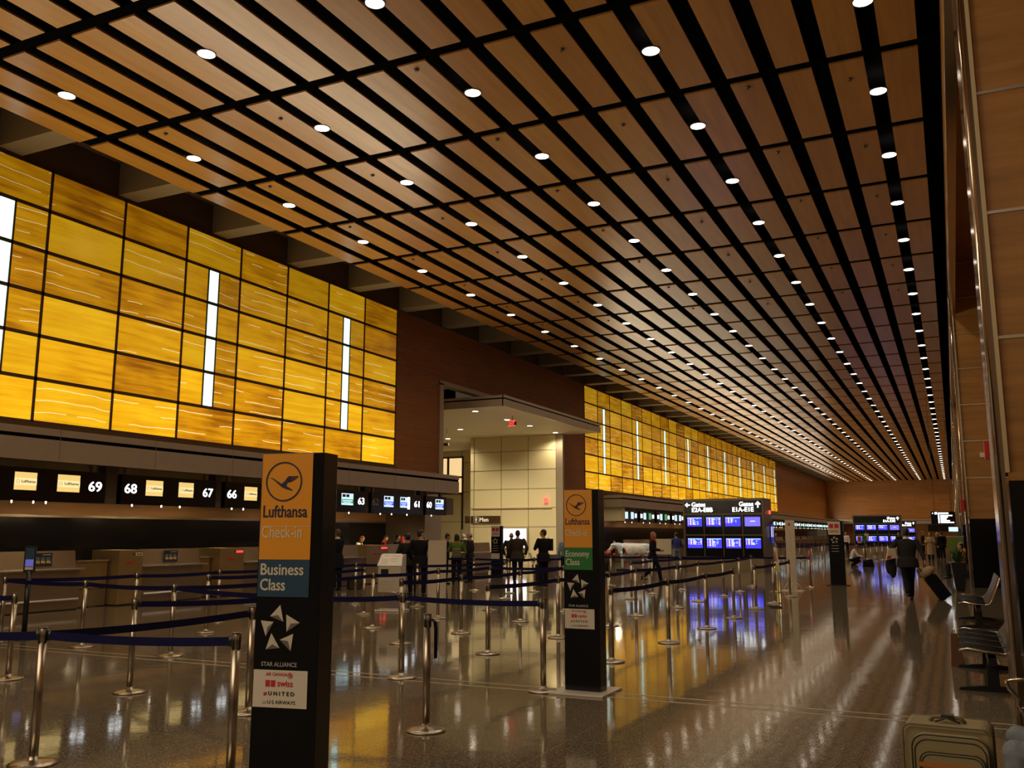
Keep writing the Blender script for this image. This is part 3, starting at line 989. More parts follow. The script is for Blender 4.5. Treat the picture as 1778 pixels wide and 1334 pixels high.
def counter_sign(y0, y1, items, label, lamps):
    root = thing('counter_sign', (-17.5, 0, 0), 0, label, 'counter sign', 'overhead counter signs')
    yb = MB().box(-0.34, 0.0, y0, y1, 2.33, 3.02)
    yb.build('housing', M['bblack'], root)
    for yh in (y0 + 0.2, y1 - 0.3):
        MB().box(-0.2, -0.1, yh, yh + 0.1, 3.02, 3.19).build('hanger', M['canopy'], root)
    for it in items:
        if it[0] == 'n':
            text('numerals', it[1], 0.29, M['white_text'] if it[3] else M['dim_text'], root, (0.003, it[2], 2.585), *YZ, bold=0.022 if it[3] else 0.008, fit=(0.36, 0.225))
        elif it[0] == 'bar':
            MB().box(0, 0.012, it[1], it[2], 2.5, 2.93).build('light_bar', M['white_text'], root)
        else:
            airline_screen(root, it[1], it[2], it[0])
    for yy in lamps:
        link('lamp', lamp_me, root, (-0.06, yy, 2.31))
        glow(root, (-0.06, yy, 2.27), 55)
    return root


counter_sign(9.6, 14.86, [('yellow', 10.2, 10.7), ('yellow', 12.58, 13.09), ('yellow', 13.6, 14.16), ('n', '69', 14.40, True)], 'black overhead counter sign reading 69, with yellow airline screens', [10.4, 12.3, 12.6, 13.1, 13.4])
counter_sign(15.31, 18.37, [('n', '68', 15.40, True), ('yellow', 16.03, 16.55), ('yellow', 17.07, 17.56), ('n', '67', 17.90, True)], 'black overhead counter sign reading 68 and 67, with yellow airline screens', [15.7, 16.6, 17.2])
counter_sign(18.71, 21.9, [('n', '66', 18.79, True), ('yellow', 19.45, 19.95), ('yellow', 20.5, 21.0)], 'black overhead counter sign reading 66, partly behind the business class sign', [19.05, 19.5, 20.6])
counter_sign(22.2, 25.24, [('white', 22.7, 23.2), ('green', 23.90, 24.52), ('n', '63', 24.80, True)], 'black overhead counter sign reading 63, with a green and white screen', [23.4, 24.4])
counter_sign(25.57, 28.75, [('n', '62', 25.64, False), ('blue', 26.33, 26.9), ('blue', 27.35, 27.8), ('bar', 27.83, 27.97), ('n', '61', 28.28, True)], 'black overhead counter sign with an unlit 62 and a lit 61', [26.2, 26.9, 27.9])
t = counter_sign(29.11, 30.62, [('n', '60', 29.15, True), ('blue', 29.79, 30.38)], 'black overhead counter sign reading 60 at the end of the near canopy', [29.6])
MB().box(-0.34, -0.02, 30.62, 31.2, 2.36, 2.99).build('end_box', M['canopy_under'], t)
# small pillars that part the signs
for y0, y1 in ((14.88, 15.29), (18.39, 18.69), (25.26, 25.55), (28.77, 29.09)):
    MBp = MB().box(-17.84, -17.58, y0 + 0.04, y1 - 0.04, 2.33, 3.18)
    o = MBp.build('sign_spacer', M['canopy_under'])
    tag(o, 'short grey bracket between the counter signs %s' % {14.88: '69 and 68', 18.39: '67 and 66', 25.26: '63 and 62', 28.77: '61 and 60'}[y0], 'bracket', 'brackets between counter signs')

# far counter signs: a long run of black boxes with small lit screens
far_parts = dict(
    box=MB().box(-0.34, 0.0, 0, 3.15, 2.33, 3.02).mesh('housing', M['bblack']),
    hang=MB().box(-0.2, -0.1, 0.2, 0.3, 3.02, 3.19).mesh('hanger', M['canopy']),
    s1=MB().box(-0.01, 0.012, 0, 0.5, 2.52, 2.92).mesh('screen', M['screen_w']),
    s2=MB().box(-0.01, 0.012, 0, 0.34, 2.6, 2.84).mesh('screen', M['white_text']),
    s3=MB().box(-0.01, 0.012, 0, 0.5, 2.52, 2.92).mesh('screen', M['row_g']),
)
y = 51.2
n = 0
while y < 155:
    lab = 'small black overhead counter sign with lit screens, %s beyond the end of the far canopy' % ORD[n] if n < 20 else 'small black overhead counter sign in the dim far stretch of the long canopy'
    r_ = thing('counter_sign', (-17.5, y, 0), 0, lab, 'counter sign', 'far counter signs' if n < 20 else 'farthest counter signs')
    link('housing', far_parts['box'], r_)
    link('hanger', far_parts['hang'], r_)
    link('hanger', far_parts['hang'], r_, (0, 2.6, 0))
    for key, yy in ((('s2', 0.15), ('s1', 0.75), ('s3' if n % 3 else 's1', 1.85), ('s2', 2.6))):
        link('screen', far_parts[key], r_, (0, yy, 0))
    for yy in (0.9, 2.2):
        link('lamp', lamp_me, r_, (-0.06, yy, 2.31))
    if n < 22:
        glow(r_, (-0.06, 1.6, 2.27), 110)
    y += 3.6
    n += 1
o = MB().box(-18.6, -17.16, 50.3, 50.9, 2.36, 3.2).build('end_panel', M['white_wall'])
tag(o, 'cream end panel before the first sign under the far canopy', 'panel')

# ------------------------------------------------------------------ check-in desks
def desk(y0, y1, label, poster=None, rail=True):
    t = thing('check_in_desk', (-17.5, y0, 0), 0, label, 'check-in desk', 'steel check-in desks')
    L = y1 - y0
    b = MB()
    b.prism([(0, 0.02), (L, 0.02), (L, 0.86), (0, 0.86)], lambda u, w, d: (d, u, w), -0.7, 0.0)
    b.build('body', M['steel_desk'], t, bevel=0.01)
    MB().box(-0.66, 0.10, -0.03, L + 0.06, 0.86, 0.895).build('ledge', M['ledge'], t, bevel=0.006)
    MB().prism([(-0.14, 0.895), (-0.10, 0.895), (-0.16, 1.275), (-0.20, 1.275)], lambda u, w, d: (u, d, w), 0.02, L - 0.04).build('screen_panel', M['steel_desk'], t)
    MB().box(-0.68, -0.02, 0.02, L - 0.02, 0, 0.02).build('plinth', M['cap'], t)
    if rail:
        b = MB().tube([(0.05, 0.05, 0.235), (0.05, L - 0.05, 0.235)], 0.022, 8)
        b.build('bumper_rail', M['rail'], t)
        b = MB()
        for yy in (0.25, L / 2, L - 0.25):
            b.tube([(0.0, yy, 0.235), (0.05, yy, 0.235)], 0.012, 6)
        b.build('rail_bracket', M['cap'], t)
    if poster is not None:
        py = poster
        p = MB().box(-0.105, -0.085, py, py + 0.44, 0.95, 1.235).build('notice', M['black_ink'], t)
        MB().box(-0.085, -0.083, py + 0.01, py + 0.43, 1.035, 1.15).build('blue_band', M['blue_panel'], p)
        b = MB()
        for q in range(3):
            b.box(-0.083, -0.081, py + 0.04 + 0.13 * q, py + 0.10 + 0.13 * q, 1.02, 1.07, 0)
        b.build('yellow_icon', M['poster_y'], p)
        b = MB()
        for q in range(3):
            b.box(-0.083, -0.081, py + 0.11 + 0.13 * q, py + 0.135 + 0.13 * q, 1.01, 1.07, 0)
            b.lathe([(0.001, 0), (0.001, 0.001)], 4, (-0.082, py + 0.07 + 0.13 * q, 1.11))
        b.box(-0.083, -0.081, py + 0.2, py + 0.4, 1.19, 1.205)
        b.build('pale_icon', M['cream_ink'], p)
        for q in range(3):
            ring(p, (-0.082, py + 0.08 + 0.13 * q, 1.11), 0.028, 0.008, 'X', M['grey_ink'], 'ring_icon', 16, 0.002)
    return t


def divider(y0, y1, label, led):
    t = thing('counter_divider', (-17.45, y0, 0), 0, label, 'counter divider', 'brass toned dividers between desks')
    L = y1 - y0
    MB().box(-0.9, 0.0, 0, L, 0.03, 1.265).build('body', M['gold'], t, bevel=0.008)
    MB().box(-0.88, -0.03, 0.02, L - 0.02, 0, 0.03).build('plinth', M['cap'], t)
    MB().box(0, 0.006, L * 0.3, L * 0.62, 0.95, 0.99).build('red_label', M['red_ink'], t)
    if led:
        MB().box(0, 0.012, L * 0.66, L * 0.93, 1.14, 1.19).build('led_display', M['led'], t)
    else:
        b = MB().box(0, 0.008, L * 0.68, L * 0.95, 1.13, 1.2)
        b.build('reader', M['card'], t)
        MB().box(0.008, 0.012, L * 0.73, L * 0.79, 1.15, 1.18).box(0.008, 0.012, L * 0.84, L * 0.90, 1.15, 1.18).build('slot', M['cap'], t)
    MB().lathe([(0.001, -0.0), (0.035, 0.0), (0.035, 0.004)], 12).mesh('x', M['leaf'])
    MB().box(0, 0.006, L * 0.57, L * 0.63, 1.14, 1.2).build('green_mark', M['leaf'], t)
    return t


def low_gate(y0, y1, label):
    t = thing('low_counter_gate', (-17.75, y0, 0), 0, label, 'counter gate', 'low gates between desks')
    L = y1 - y0
    MB().box(-0.05, 0, 0.02, L - 0.02, 0.42, 1.02).build('panel', M['gold'], t)
    MB().box(-0.05, 0.0, 0.02, L - 0.02, 0.02, 0.4).build('lower_panel', M['steel_desk'], t)
    MB().box(-0.12, 0.04, 0.0, L, 1.02, 1.05).build('top_rail', M['ledge'], t)


desk(9.3, 14.35, 'steel check-in desk below counter sign 69, with a blue notice', 3.95)
low_gate(14.42, 15.3, 'low gate between the desk of counter 69 and the first brass divider')
divider(15.34, 16.04, 'brass toned divider with red label under counter sign 68', False)
desk(16.08, 18.05, 'steel check-in desk below counter signs 68 and 67, with a blue notice', 0.73)
low_gate(18.14, 18.56, 'low gate below counter sign 67')
divider(18.6, 19.5, 'brass toned divider with a red led under counter sign 66', True)
desk(19.55, 21.5, 'steel check-in desk below counter sign 66, partly behind the business class sign', None)
low_gate(21.6, 22.2, 'low gate hidden beside the business class sign')
desk(22.75, 25.1, 'steel check-in desk below counter sign 63, behind the dark waiting figure', None)
divider(25.3, 26.58, 'brass toned divider with a red led behind the white kiosk', True)
desk(26.65, 30.0, 'steel check-in desk below counter signs 61 and 60, staffed by two agents', None)
desk(32.5, 34.6, 'lone steel check-in desk standing before the cream side hall', None)
y = 52.0
n = 0
while y < 150:
    desk(y, y + 5.2, ('far steel check-in desk, %s under the far canopy' % ORD[n]) if n < 20 else 'distant steel check-in desk', None, rail=False)
    y += 6.4
    n += 1

# ------------------------------------------------------------------ sign pylons
XZ = ((1, 0, 0), (0, 0, 1))


def crane(parent, cx, cz, r, y):
    """the flying bird inside the ring, as flat cut-outs"""
    b = MB()
    def P(pts):
        b.prism([(cx + u * r, cz + w * r) for u, w in pts], lambda u, w, d: (u, y - d, w), 0.0, 0.0025)
    # neck and body running down to the tail
    P([(-0.82, 0.20), (-0.66, 0.19), (-0.30, -0.02), (-0.06, -0.16), (0.12, -0.22), (0.50, -0.44), (0.46, -0.48), (0.10, -0.38), (-0.10, -0.30), (-0.36, -0.10), (-0.64, 0.13)])
    # wing root
    P([(-0.16, -0.14), (0.04, 0.00), (0.16, 0.18), (0.26, 0.27), (0.40, 0.27), (0.36, 0.0), (0.20, -0.05), (0.14, -0.22), (0.0, -0.26)])
    # four feathers
    P([(0.24, 0.215), (0.26, 0.275), (0.82, 0.275), (0.80, 0.225)])
    P([(0.28, 0.125), (0.28, 0.185), (0.78, 0.20), (0.72, 0.15)])
    P([(0.26, 0.035), (0.28, 0.095), (0.68, 0.125), (0.60, 0.07)])
    P([(0.2, -0.06), (0.26, 0.01), (0.54, 0.045), (0.44, -0.01)])
    return b.build('crane_emblem', M['navy_ink'], parent)


STAR = [  # tip and base corners and the inner ridge point of each of the five blades; the second polygon is the blade's dark printed facet
    (((428, 65), (353, 150), (413, 139), (455, 188)), ((353, 150), (413, 139), (455, 188))),
    (((475, 135), (578, 193), (510, 199), (482, 260)), ((510, 199), (578, 193), (482, 260))),
    (((433, 318), (533, 272), (517, 397), (497, 326)), ((433, 318), (497, 326), (517, 397))),
    (((368, 272), (330, 390), (380, 352), (433, 378)), ((330, 390), (380, 352), (433, 378))),
    (((285, 182), (383, 190), (335, 230), (327, 297)), ((383, 190), (335, 230), (327, 297))),
]


def star_emblem(parent, cx, cz, r, y, aspect=1.0):
    """five separate faceted blades set in a ring"""
    N_ = lambda p: (cx + r * (p[0] - 430) / 0.85 / 175 * aspect, cz + r * (238 - p[1]) / 175)
    fn = lambda u, w, dd: (u, y - dd, w)
    o = None
    for lit, dark in STAR:  # pale printed blade, then its dark printed facet
        p = MB().prism([N_(q) for q in lit], fn, 0.0, 0.003).build('star_blade', M['star_light'], parent)
        MB().prism([N_(q) for q in dark], fn, 0.0, 0.0032).build('dark_facet', M['star_dark'], p)
    return o


def partner_card(t, x0, z0, w, h, y):
    c = MB().box(x0, x0 + w, y - 0.003, y, z0, z0 + h).build('partner_card', M['card'], t)
    yy = y - 0.0035
    text('lettering', 'AIR CANADA', 0.030, M['red_ink'], c, (x0 + w * 0.23, yy, z0 + h * 0.85), *XZ, fit=(w * 0.40, h * 0.085))
    ring(c, (x0 + w * 0.68, yy, z0 + h * 0.87), 0.014, 0.003, 'Y', M['red_ink'], 'maple_roundel', 20, 0.002)
    lf = [(0, 1), (0.25, 0.5), (0.75, 0.55), (0.6, 0.05), (0.85, -0.2), (0.2, -0.4), (0.0, -0.9), (-0.2, -0.4), (-0.85, -0.2), (-0.6, 0.05), (-0.75, 0.55), (-0.25, 0.5)]
    MB().prism([(x0 + w * 0.68 + 0.010 * u, z0 + h * 0.87 + 0.010 * v) for u, v in lf], lambda u, v, d: (u, yy - d, v), 0, 0.002).build('maple_leaf', M['red_ink'], c)
    MB().box(x0 + w * 0.23, x0 + w * 0.31, yy - 0.002, yy, z0 + h * 0.56, z0 + h * 0.73).box(x0 + w * 0.33, x0 + w * 0.41, yy - 0.002, yy, z0 + h * 0.56, z0 + h * 0.73).build('red_square', M['red_ink'], c)
    text('lettering', 'swiss', 0.062, M['red_ink'], c, (x0 + w * 0.45, yy, z0 + h * 0.57), *XZ, bold=0.02, fit=(w * 0.285, h * 0.16))
    MB().prism([(x0 + w * 0.20, z0 + h * 0.325), (x0 + w * 0.25, z0 + h * 0.325), (x0 + w * 0.265, z0 + h * 0.40), (x0 + w * 0.21, z0 + h * 0.40)], lambda u, v, d: (u, yy - d, v), 0, 0.002).build('tail_mark', M['red_ink'], c)
    text('lettering', 'U N I T E D', 0.048, M['black_ink'], c, (x0 + w * 0.29, yy, z0 + h * 0.325), *XZ, bold=0.03, fit=(w * 0.48, h * 0.105))
    MB().box(x0 + w * 0.18, x0 + w * 0.25, yy - 0.002, yy, z0 + h * 0.11, z0 + h * 0.17).build('flag_mark', M['grey_ink'], c)
    text('lettering', 'U·S AIRWAYS', 0.042, M['black_ink'], c, (x0 + w * 0.28, yy, z0 + h * 0.10), *XZ, fit=(w * 0.51, h * 0.095))
    return c


def airline_pylon(loc, rz, label, panel, words, cls_h):
    """front-left foot corner at the origin, front face looks along -Y"""
    W, D, H = 0.40, 0.19, 2.12
    t = thing('sign_pylon', loc, rz, label, 'sign', 'airline check-in pylons')
    MB().box(0, W, 0, D, 0.02, H).build('cabinet', M['bblack'], t, bevel=0.004)
    MB().box(-0.10, W + 0.10, -0.22, D + 0.2, 0.0, 0.02).build('base_plate', M['plate'], t, bevel=0.004)
    pw = W * 0.83
    y = -0.004
    p = MB().box(0.008, pw, y, 0.001, 1.500, H - 0.005).build('orange_panel', M['orange'], t)
    rz_ = 0.112
    cx, cz = 0.150, 1.952
    ring(p, (cx, y, cz), rz_, 0.008, 'Y', M['navy_ink'], 'emblem_ring', 48)
    crane(p, cx, cz, rz_, y)
    text('lettering', 'Lufthansa', 0.082, M['navy_ink'], p, (0.024, y, 1.742), *XZ, bold=0.022, fit=(0.283, 0.072))
    text('lettering', 'Check-in', 0.082, M['dark_cream'], p, (0.020, y, 1.622), *XZ, bold=0.022, fit=(0.258, 0.074))
    MB().box(0.008, pw, y - 0.001, y, 1.688, 1.691).build('panel_joint', M['dark_cream'], p)
    q = MB().box(0.008, pw, y, 0.001, 1.500 - cls_h, 1.499).build('class_panel', M[panel], t)
    zt = 1.500 - cls_h * 0.42
    dn = 0.018 if words[0] == 'Economy' else 0.0
    text('lettering', words[0], 0.078, M['cream_ink'], q, (0.024, y, zt - dn), *XZ, bold=0.022, fit=(0.272, 0.066 + dn))
    text('lettering', words[1], 0.078, M['cream_ink'], q, (0.024, y, zt - 0.088), *XZ, bold=0.022, fit=(0.160, 0.068))
    zc = 1.500 - cls_h - 0.178
    star_emblem(t, 0.160, zc, 0.135, -0.001, 0.92)
    text('lettering', 'STAR ALLIANCE', 0.034, M['grey_ink'], t, (0.052, -0.001, zc - 0.21), *XZ, fit=(0.222, 0.024))
    partner_card(t, 0.008, zc - 0.435, pw + 0.004, 0.205, -0.001)
    return t


airline_pylon((-3.82, 9.25, 0), R(0), 'black and orange economy class check-in pylon on a white base plate', 'green_panel', ('Economy', 'Class'), 0.235)
airline_pylon((-3.685, 4.235, 0), R(12), 'black and orange business class check-in pylon, the nearest sign', 'blue_panel', ('Business', 'Class'), 0.212)


def swiss_pylon(loc, rz, label, W, H, D, cardh, low_card):
    t = thing('sign_pylon', loc, rz, label, 'sign', 'red and white airline pylons')
    MB().box(0, W, 0, D, 0.02, H).build('cabinet', M['bblack'], t, bevel=0.004)
    MB().box(-0.12, W + 0.12, -0.15, D + 0.15, 0.0, 0.02).build('base_plate', M['cap'], t)
    c = MB().box(0.0, W - 0.08, -0.004, 0.001, H - cardh, H - 0.005).build('airline_card', M['card'], t)
    w = W - 0.08
    MB().box(w * 0.10, w * 0.44, -0.007, -0.004, H - cardh * 0.5, H - cardh * 0.18).box(w * 0.54, w * 0.88, -0.007, -0.004, H - cardh * 0.5, H - cardh * 0.18).build('red_square', M['red_ink'], c)
    text('lettering', 'swiss', w * 0.36, M['red_ink'], c, (w * 0.12, -0.0045, H - cardh * 0.83), *XZ, bold=0.015, squeeze=0.94)
    star_emblem(t, w * 0.5, H - cardh - 0.17, 0.12, -0.001)
    b = MB()
    for k in range(3):
        b.box(w * 0.2, w * 0.8, -0.003, 0, H - cardh - 0.36 - 0.09 * k, H - cardh - 0.345 - 0.09 * k)
    b.build('text_line', M['grey_ink'], t)
    if low_card:
        MB().box(0, w, -0.004, 0.001, H - cardh - 0.84, H - cardh - 0.63).build('lower_card', M['card'], t)
    return t


swiss_pylon((-3.68, 31.4, 0), 0, 'black and white pylon with red squares, standing alone beyond the queue posts', 0.46, 2.03, 0.16, 0.42, False)
swiss_pylon((-15.96, 31.4, 0), 0, 'black and white pylon with red squares before the lit poster', 0.44, 1.93, 0.16, 0.40, True)

# white post with a splayed foot
t = thing('sign_post', (-4.42, 27.7, 0), 0, 'tall narrow white sign post on a braced foot', 'sign')
MB().box(-0.02, 0.24, 0, 0.12, 0.02, 2.03).build('column', M['beige'], t)
b = MB().box(-0.2, 0.42, -0.25, 0.37, 0, 0.02)
b.build('foot_plate', M['plate'], t)
b = MB()
for x, y in ((-0.17, 0.06), (0.39, 0.06), (0.11, -0.22)):
    b.tube([(x, y, 0.02), (0.11 + (x - 0.11) * 0.4, 0.06 + (y - 0.06) * 0.35, 0.27)], 0.012, 6)
b.build('brace', M['plate'], t)
MB().box(0.06, 0.13, -0.004, 0, 1.87, 1.95).build('red_mark', M['red_ink'], t)
b = MB()
for k, z in enumerate((1.68, 1.60, 1.50, 1.44, 1.38, 1.32, 1.26, 1.20, 1.12, 1.04)):
    b.box(0.08, 0.15 - 0.01 * (k % 2), -0.003, 0, z, z + 0.022)
b.build('text_line', M['grey_ink'], t)

# poster on a slim stand, seen nearly edge on
t = thing('poster_stand', (-3.70, 21.6, 0), R(-74), 'tilted yellow ended poster on a thin wire stand', 'poster stand')
b = MB()
fn = lambda u, w, d: (u, d + 0.10 * (1.45 - w) - 0.03, w)
b.prism([(-0.24, 0.79), (0.24, 0.79), (0.24, 1.44), (-0.24, 1.44)], fn, 0, 0.02)
b.build('board', M['card'], t)
MB().prism([(-0.24, 0.79), (0.24, 0.79), (0.24, 0.95), (-0.24, 0.95)], fn, -0.003, 0).build('yellow_foot', M['poster_y'], t)
MB().prism([(-0.24, 1.34), (0.24, 1.34), (0.24, 1.44), (-0.24, 1.44)], fn, -0.003, 0).build('dark_head', M['black_ink'], t)
MB().prism([(-0.16, 1.02), (0.16, 1.02), (0.12, 1.25), (-0.12, 1.25)], fn, -0.003, 0).build('red_picture', M['red_ink'], t)
b = MB()
for s in (-1, 1):
    b.tube([(s * 0.2, 0.05, 0.8), (s * 0.24, 0.06, 0.0)], 0.009, 6)
b.tube([(-0.24, 0.06, 0.012), (0.24, 0.06, 0.012)], 0.012, 6)
b.tube([(-0.24, 0.06, 0.012), (-0.24, -0.2, 0.012)], 0.012, 6)
b.tube([(0.24, 0.06, 0.012), (0.24, -0.2, 0.012)], 0.012, 6)
b.build('wire_frame', M['cap'], t)

# slim black post with a small notice
t = thing('notice_post', (-13.32, 9.97, 0), R(35), 'slim black post with a small lit blue notice on top', 'sign')
MB().lathe([(0.2, 0.0), (0.2, 0.012), (0.05, 0.03)], 20).build('base', M['cap'], t)
MB().tube([(0, 0, 0.02), (0, 0, 1.06)], 0.042, 10).build('pole', M['cap'], t)
f = MB().box(-0.085, 0.085, -0.02, 0.02, 1.04, 1.45).build('notice_frame', M['cap'], t)
MB().box(-0.065, 0.065, -0.024, -0.02, 1.075, 1.42).build('notice', M['blue_panel'], f)
MB().box(-0.06, 0.06, -0.026, -0.024, 1.13, 1.24).build('lit_patch', mat('lit_blue_patch', (0.1, 0.1, 0.5), 0.4, emit=(0.10, 0.11, 0.40), strength=0.7), f)
MB().box(-0.06, 0.06, -0.026, -0.024, 1.08, 1.12).build('pink_strip', M['card'], f)

# self service kiosk and tall beige screen beside it
t = thing('kiosk', (-11.05, 17.0, 0), R(12), 'white check-in kiosk with sloped top on a steel hoop stand', 'kiosk')
MB().prism([(-0.17, 0.40), (-0.17, 0.93), (-0.15, 0.955), (0.0, 1.20), (0.17, 1.20), (0.17, 0.40)], lambda u, w, d: (d, u, w), -0.26, 0.26).build('body', M['kiosk'], t, bevel=0.012)
fnk = lambda u, w, d: (u, -0.155 + (w - 0.955) * 0.625 - d, w + d * 0.5)
cr = 0.06
top = []
for cx, cz, a0 in ((0.25 - cr, 1.205 - cr, 0), (-0.25 + cr, 1.205 - cr, 90)):
    for k in range(6):
        a = R(a0 + 18 * k)
        top.append((cx + cr * math.cos(a), cz + cr * math.sin(a)))
top += [(-0.28, 0.95), (0.28, 0.95)]
tp = MB().prism(top, fnk, 0.0, 0.02).build('sloped_top', M['kiosk_top'], t)
b = MB()
for x0, x1, z in ((0.02, 0.19, 1.15), (0.0, 0.15, 1.09), (0.0, 0.16, 1.04), (-0.16, -0.05, 1.155)):
    b.prism([(x0, z), (x1, z), (x1, z + 0.012), (x0, z + 0.012)], fnk, 0.02, 0.022)
b.build('text_line', M['dim_text'], tp)
MB().prism([(-0.2, 0.985), (-0.06, 0.985), (-0.05, 1.09), (-0.19, 1.09)], fnk, 0.02, 0.022).build('touch_screen', M['plate'], tp)
MB().box(-0.19, -0.02, -0.176, -0.17, 0.76, 0.89).build('card_slot_panel', M['cap'], t)
MB().box(-0.20, 0.06, -0.174, -0.17, 0.64, 0.66).box(-0.20, 0.02, -0.174, -0.17, 0.5, 0.52).box(-0.255, 0.255, -0.173, -0.17, 0.585, 0.59).build('print_line', M['dim_text'], t)
b = MB()
b.tube([(-0.26, -0.16, 0.02), (-0.26, -0.16, 0.34), (-0.22, -0.16, 0.40), (0.14, -0.16, 0.40), (0.2, -0.16, 0.36), (0.24, -0.16, 0.26), (0.24, -0.16, 0.02)], 0.014, 8)
b.tube([(-0.26, 0.14, 0.02), (-0.26, 0.14, 0.42)], 0.014, 8)
b.tube([(0.24, 0.14, 0.02), (0.24, 0.14, 0.42)], 0.014, 8)
b.build('hoop_frame', M['steel'], t)
MB().box(-0.33, 0.33, -0.26, 0.24, 0, 0.03).build('foot_plate', M['plate'], t, bevel=0.01)
poly = []
for cx, cz, a0 in ((0.235 - 0.05, 1.47 - 0.05, 0), (-0.235 + 0.05, 1.47 - 0.05, 90)):
    for k in range(6):
        a = R(a0 + 18 * k)
        poly.append((cx + 0.05 * math.cos(a), cz + 0.05 * math.sin(a)))
poly += [(-0.235, 0.0), (0.235, 0.0)]
o = thing('privacy_screen', (-12.20, 20.9, 0), R(22), 'tall plain beige panel with rounded top among the queue posts', 'panel')
MB().prism(poly, lambda u, w, d: (u, d, w), -0.06, 0.06).build('panel', M['beige'], o)
MB().box(-0.16, 0.16, -0.12, 0.12, 0, 0.015).build('foot', M['plate'], o)

# ------------------------------------------------------------------ information boards
def info_board(loc, rz, W, D, H, cols, label, left_txt, right_txt, seed):
    t = thing('information_board', loc, rz, label, 'flight information board', 'flight information boards')
    rnd = random.Random(seed)
    MB().box(0, W, 0.02, D, 0, H).build('cabinet', M['frame'], t)
    MB().box(0, W, -0.02, 0.02, 0.0, 0.62).build('lower_panel', M['steel_desk'], t)
    hz0 = H * 0.80
    hd = MB().box(0.08, W - 0.08, -0.01, 0.022, hz0, H - 0.10).build('header_panel', M['bblack'], t)
    th = (H - 0.10 - hz0)
    if left_txt:
        text('lettering', left_txt[0], th * 0.50, M['white_text'], hd, (0.38, -0.013, hz0 + th * 0.56), *XZ, bold=0.03)
        text('lettering', left_txt[1], th * 0.50, M['white_text'], hd, (0.38, -0.013, hz0 + th * 0.12), *XZ, bold=0.03)
        arrow(hd, 0.20, hz0 + th * 0.70, th * 0.22, 'L')
    if right_txt:
        text('lettering', right_txt[0], th * 0.50, M['white_text'], hd, (W - 0.42, -0.013, hz0 + th * 0.56), *XZ, align='RIGHT', bold=0.03)
        text('lettering', right_txt[1], th * 0.50, M['white_text'], hd, (W - 0.42, -0.013, hz0 + th * 0.12), *XZ, align='RIGHT', bold=0.03)
        arrow(hd, W - 0.24, hz0 + th * 0.68, th * 0.26, 'U')
    fb = MB()
    fb.box(0, W, -0.06, 0.02, H - 0.10, H)
    fb.box(0, W, -0.04, 0.02, hz0 - 0.07, hz0)
    zm = 1.56 * H / 3.1
    fb.box(0, W, -0.04, 0.02, zm - 0.03, zm + 0.03)
    fb.box(0, W, -0.04, 0.02, 0.60, 0.66)
    fb.box(0, 0.08, -0.05, 0.02, 0, H).box(W - 0.08, W, -0.05, 0.02, 0, H)
    cw = (W - 0.16) / cols
    for c in range(1, cols):
        fb.box(0.08 + cw * c - 0.02, 0.08 + cw * c + 0.02, -0.03, 0.02, 0.62, hz0)
    fb.build('frame', M['frame'], t)
    for r, (z0, z1) in enumerate(((0.66, zm - 0.03), (zm + 0.03, hz0 - 0.07))):
        for c in range(cols):
            x0 = 0.08 + cw * c + 0.025
            m = MB().box(x0, x0 + cw - 0.05, -0.005, 0.02, z0, z1).build('monitor', M['bblack'], t)
            sw, sh = cw * 0.78, (z1 - z0) * 0.47
            sx, sz = x0 + (cw - 0.05 - sw) / 2, z1 - (z1 - z0) * 0.12 - sh
            plain = (r == 1 and c == cols - 1)
            s = MB().box(sx, sx + sw, -0.012, -0.004, sz, sz + sh).build('screen', M['screen_lb'] if plain else M['screen_b'], m)
            if plain:
                MB().box(sx + sw * 0.36, sx + sw * 0.68, -0.015, -0.012, sz + sh * 0.5, sz + sh * 0.58).build('text_line', M['row_w'], m)
                continue
            a, p, cy = MB(), MB(), MB()
            cy.box(sx + 0.01, sx + sw - 0.01, -0.014, -0.012, sz + sh * 0.88, sz + sh * 0.97)
            rows = 9
            last = 8 if (c + r) % 3 else 6
            for k in range(last):
                zz = sz + sh * (0.80 - 0.088 * k)
                hh = sh * 0.055
                a.box(sx + sw * 0.05, sx + sw * 0.09, -0.014, -0.012, zz, zz + hh)
                (p if k % 3 else a).box(sx + sw * 0.17, sx + sw * 0.29, -0.014, -0.012, zz - hh * 0.3, zz + hh * 1.2)
                a.box(sx + sw * 0.36, sx + sw * (0.42 + 0.2 * rnd.random()), -0.014, -0.012, zz, zz + hh)
                if rnd.random() > 0.45:
                    cy.box(sx + sw * 0.66, sx + sw * (0.72 + 0.1 * rnd.random()), -0.014, -0.012, zz, zz + hh)
                if (c + r) % 2 == 0:
                    (p if rnd.random() > 0.5 else a).box(sx + sw * 0.84, sx + sw * 0.95, -0.014, -0.012, zz, zz + hh)
            a.build('white_rows', M['row_w'], m)
            p.build('pink_rows', M['row_p'], m)
            cy.build('cyan_rows', M['row_c'], m)
    return t


def arrow(parent, x, z, s, d):
    pts = [(0, 1), (0.85, 0.15), (0.55, -0.15), (0.2, 0.2), (0.2, -1), (-0.2, -1), (-0.2, 0.2), (-0.55, -0.15), (-0.85, 0.15)]
    if d == 'L':
        pts = [(-b_, a_) for a_, b_ in pts]
    MB().prism([(x + s * a_, z + s * b_) for a_, b_ in pts], lambda u, w, dd: (u, -0.012 - dd, w), 0, 0.003).build('arrow', M['white_text'], parent)


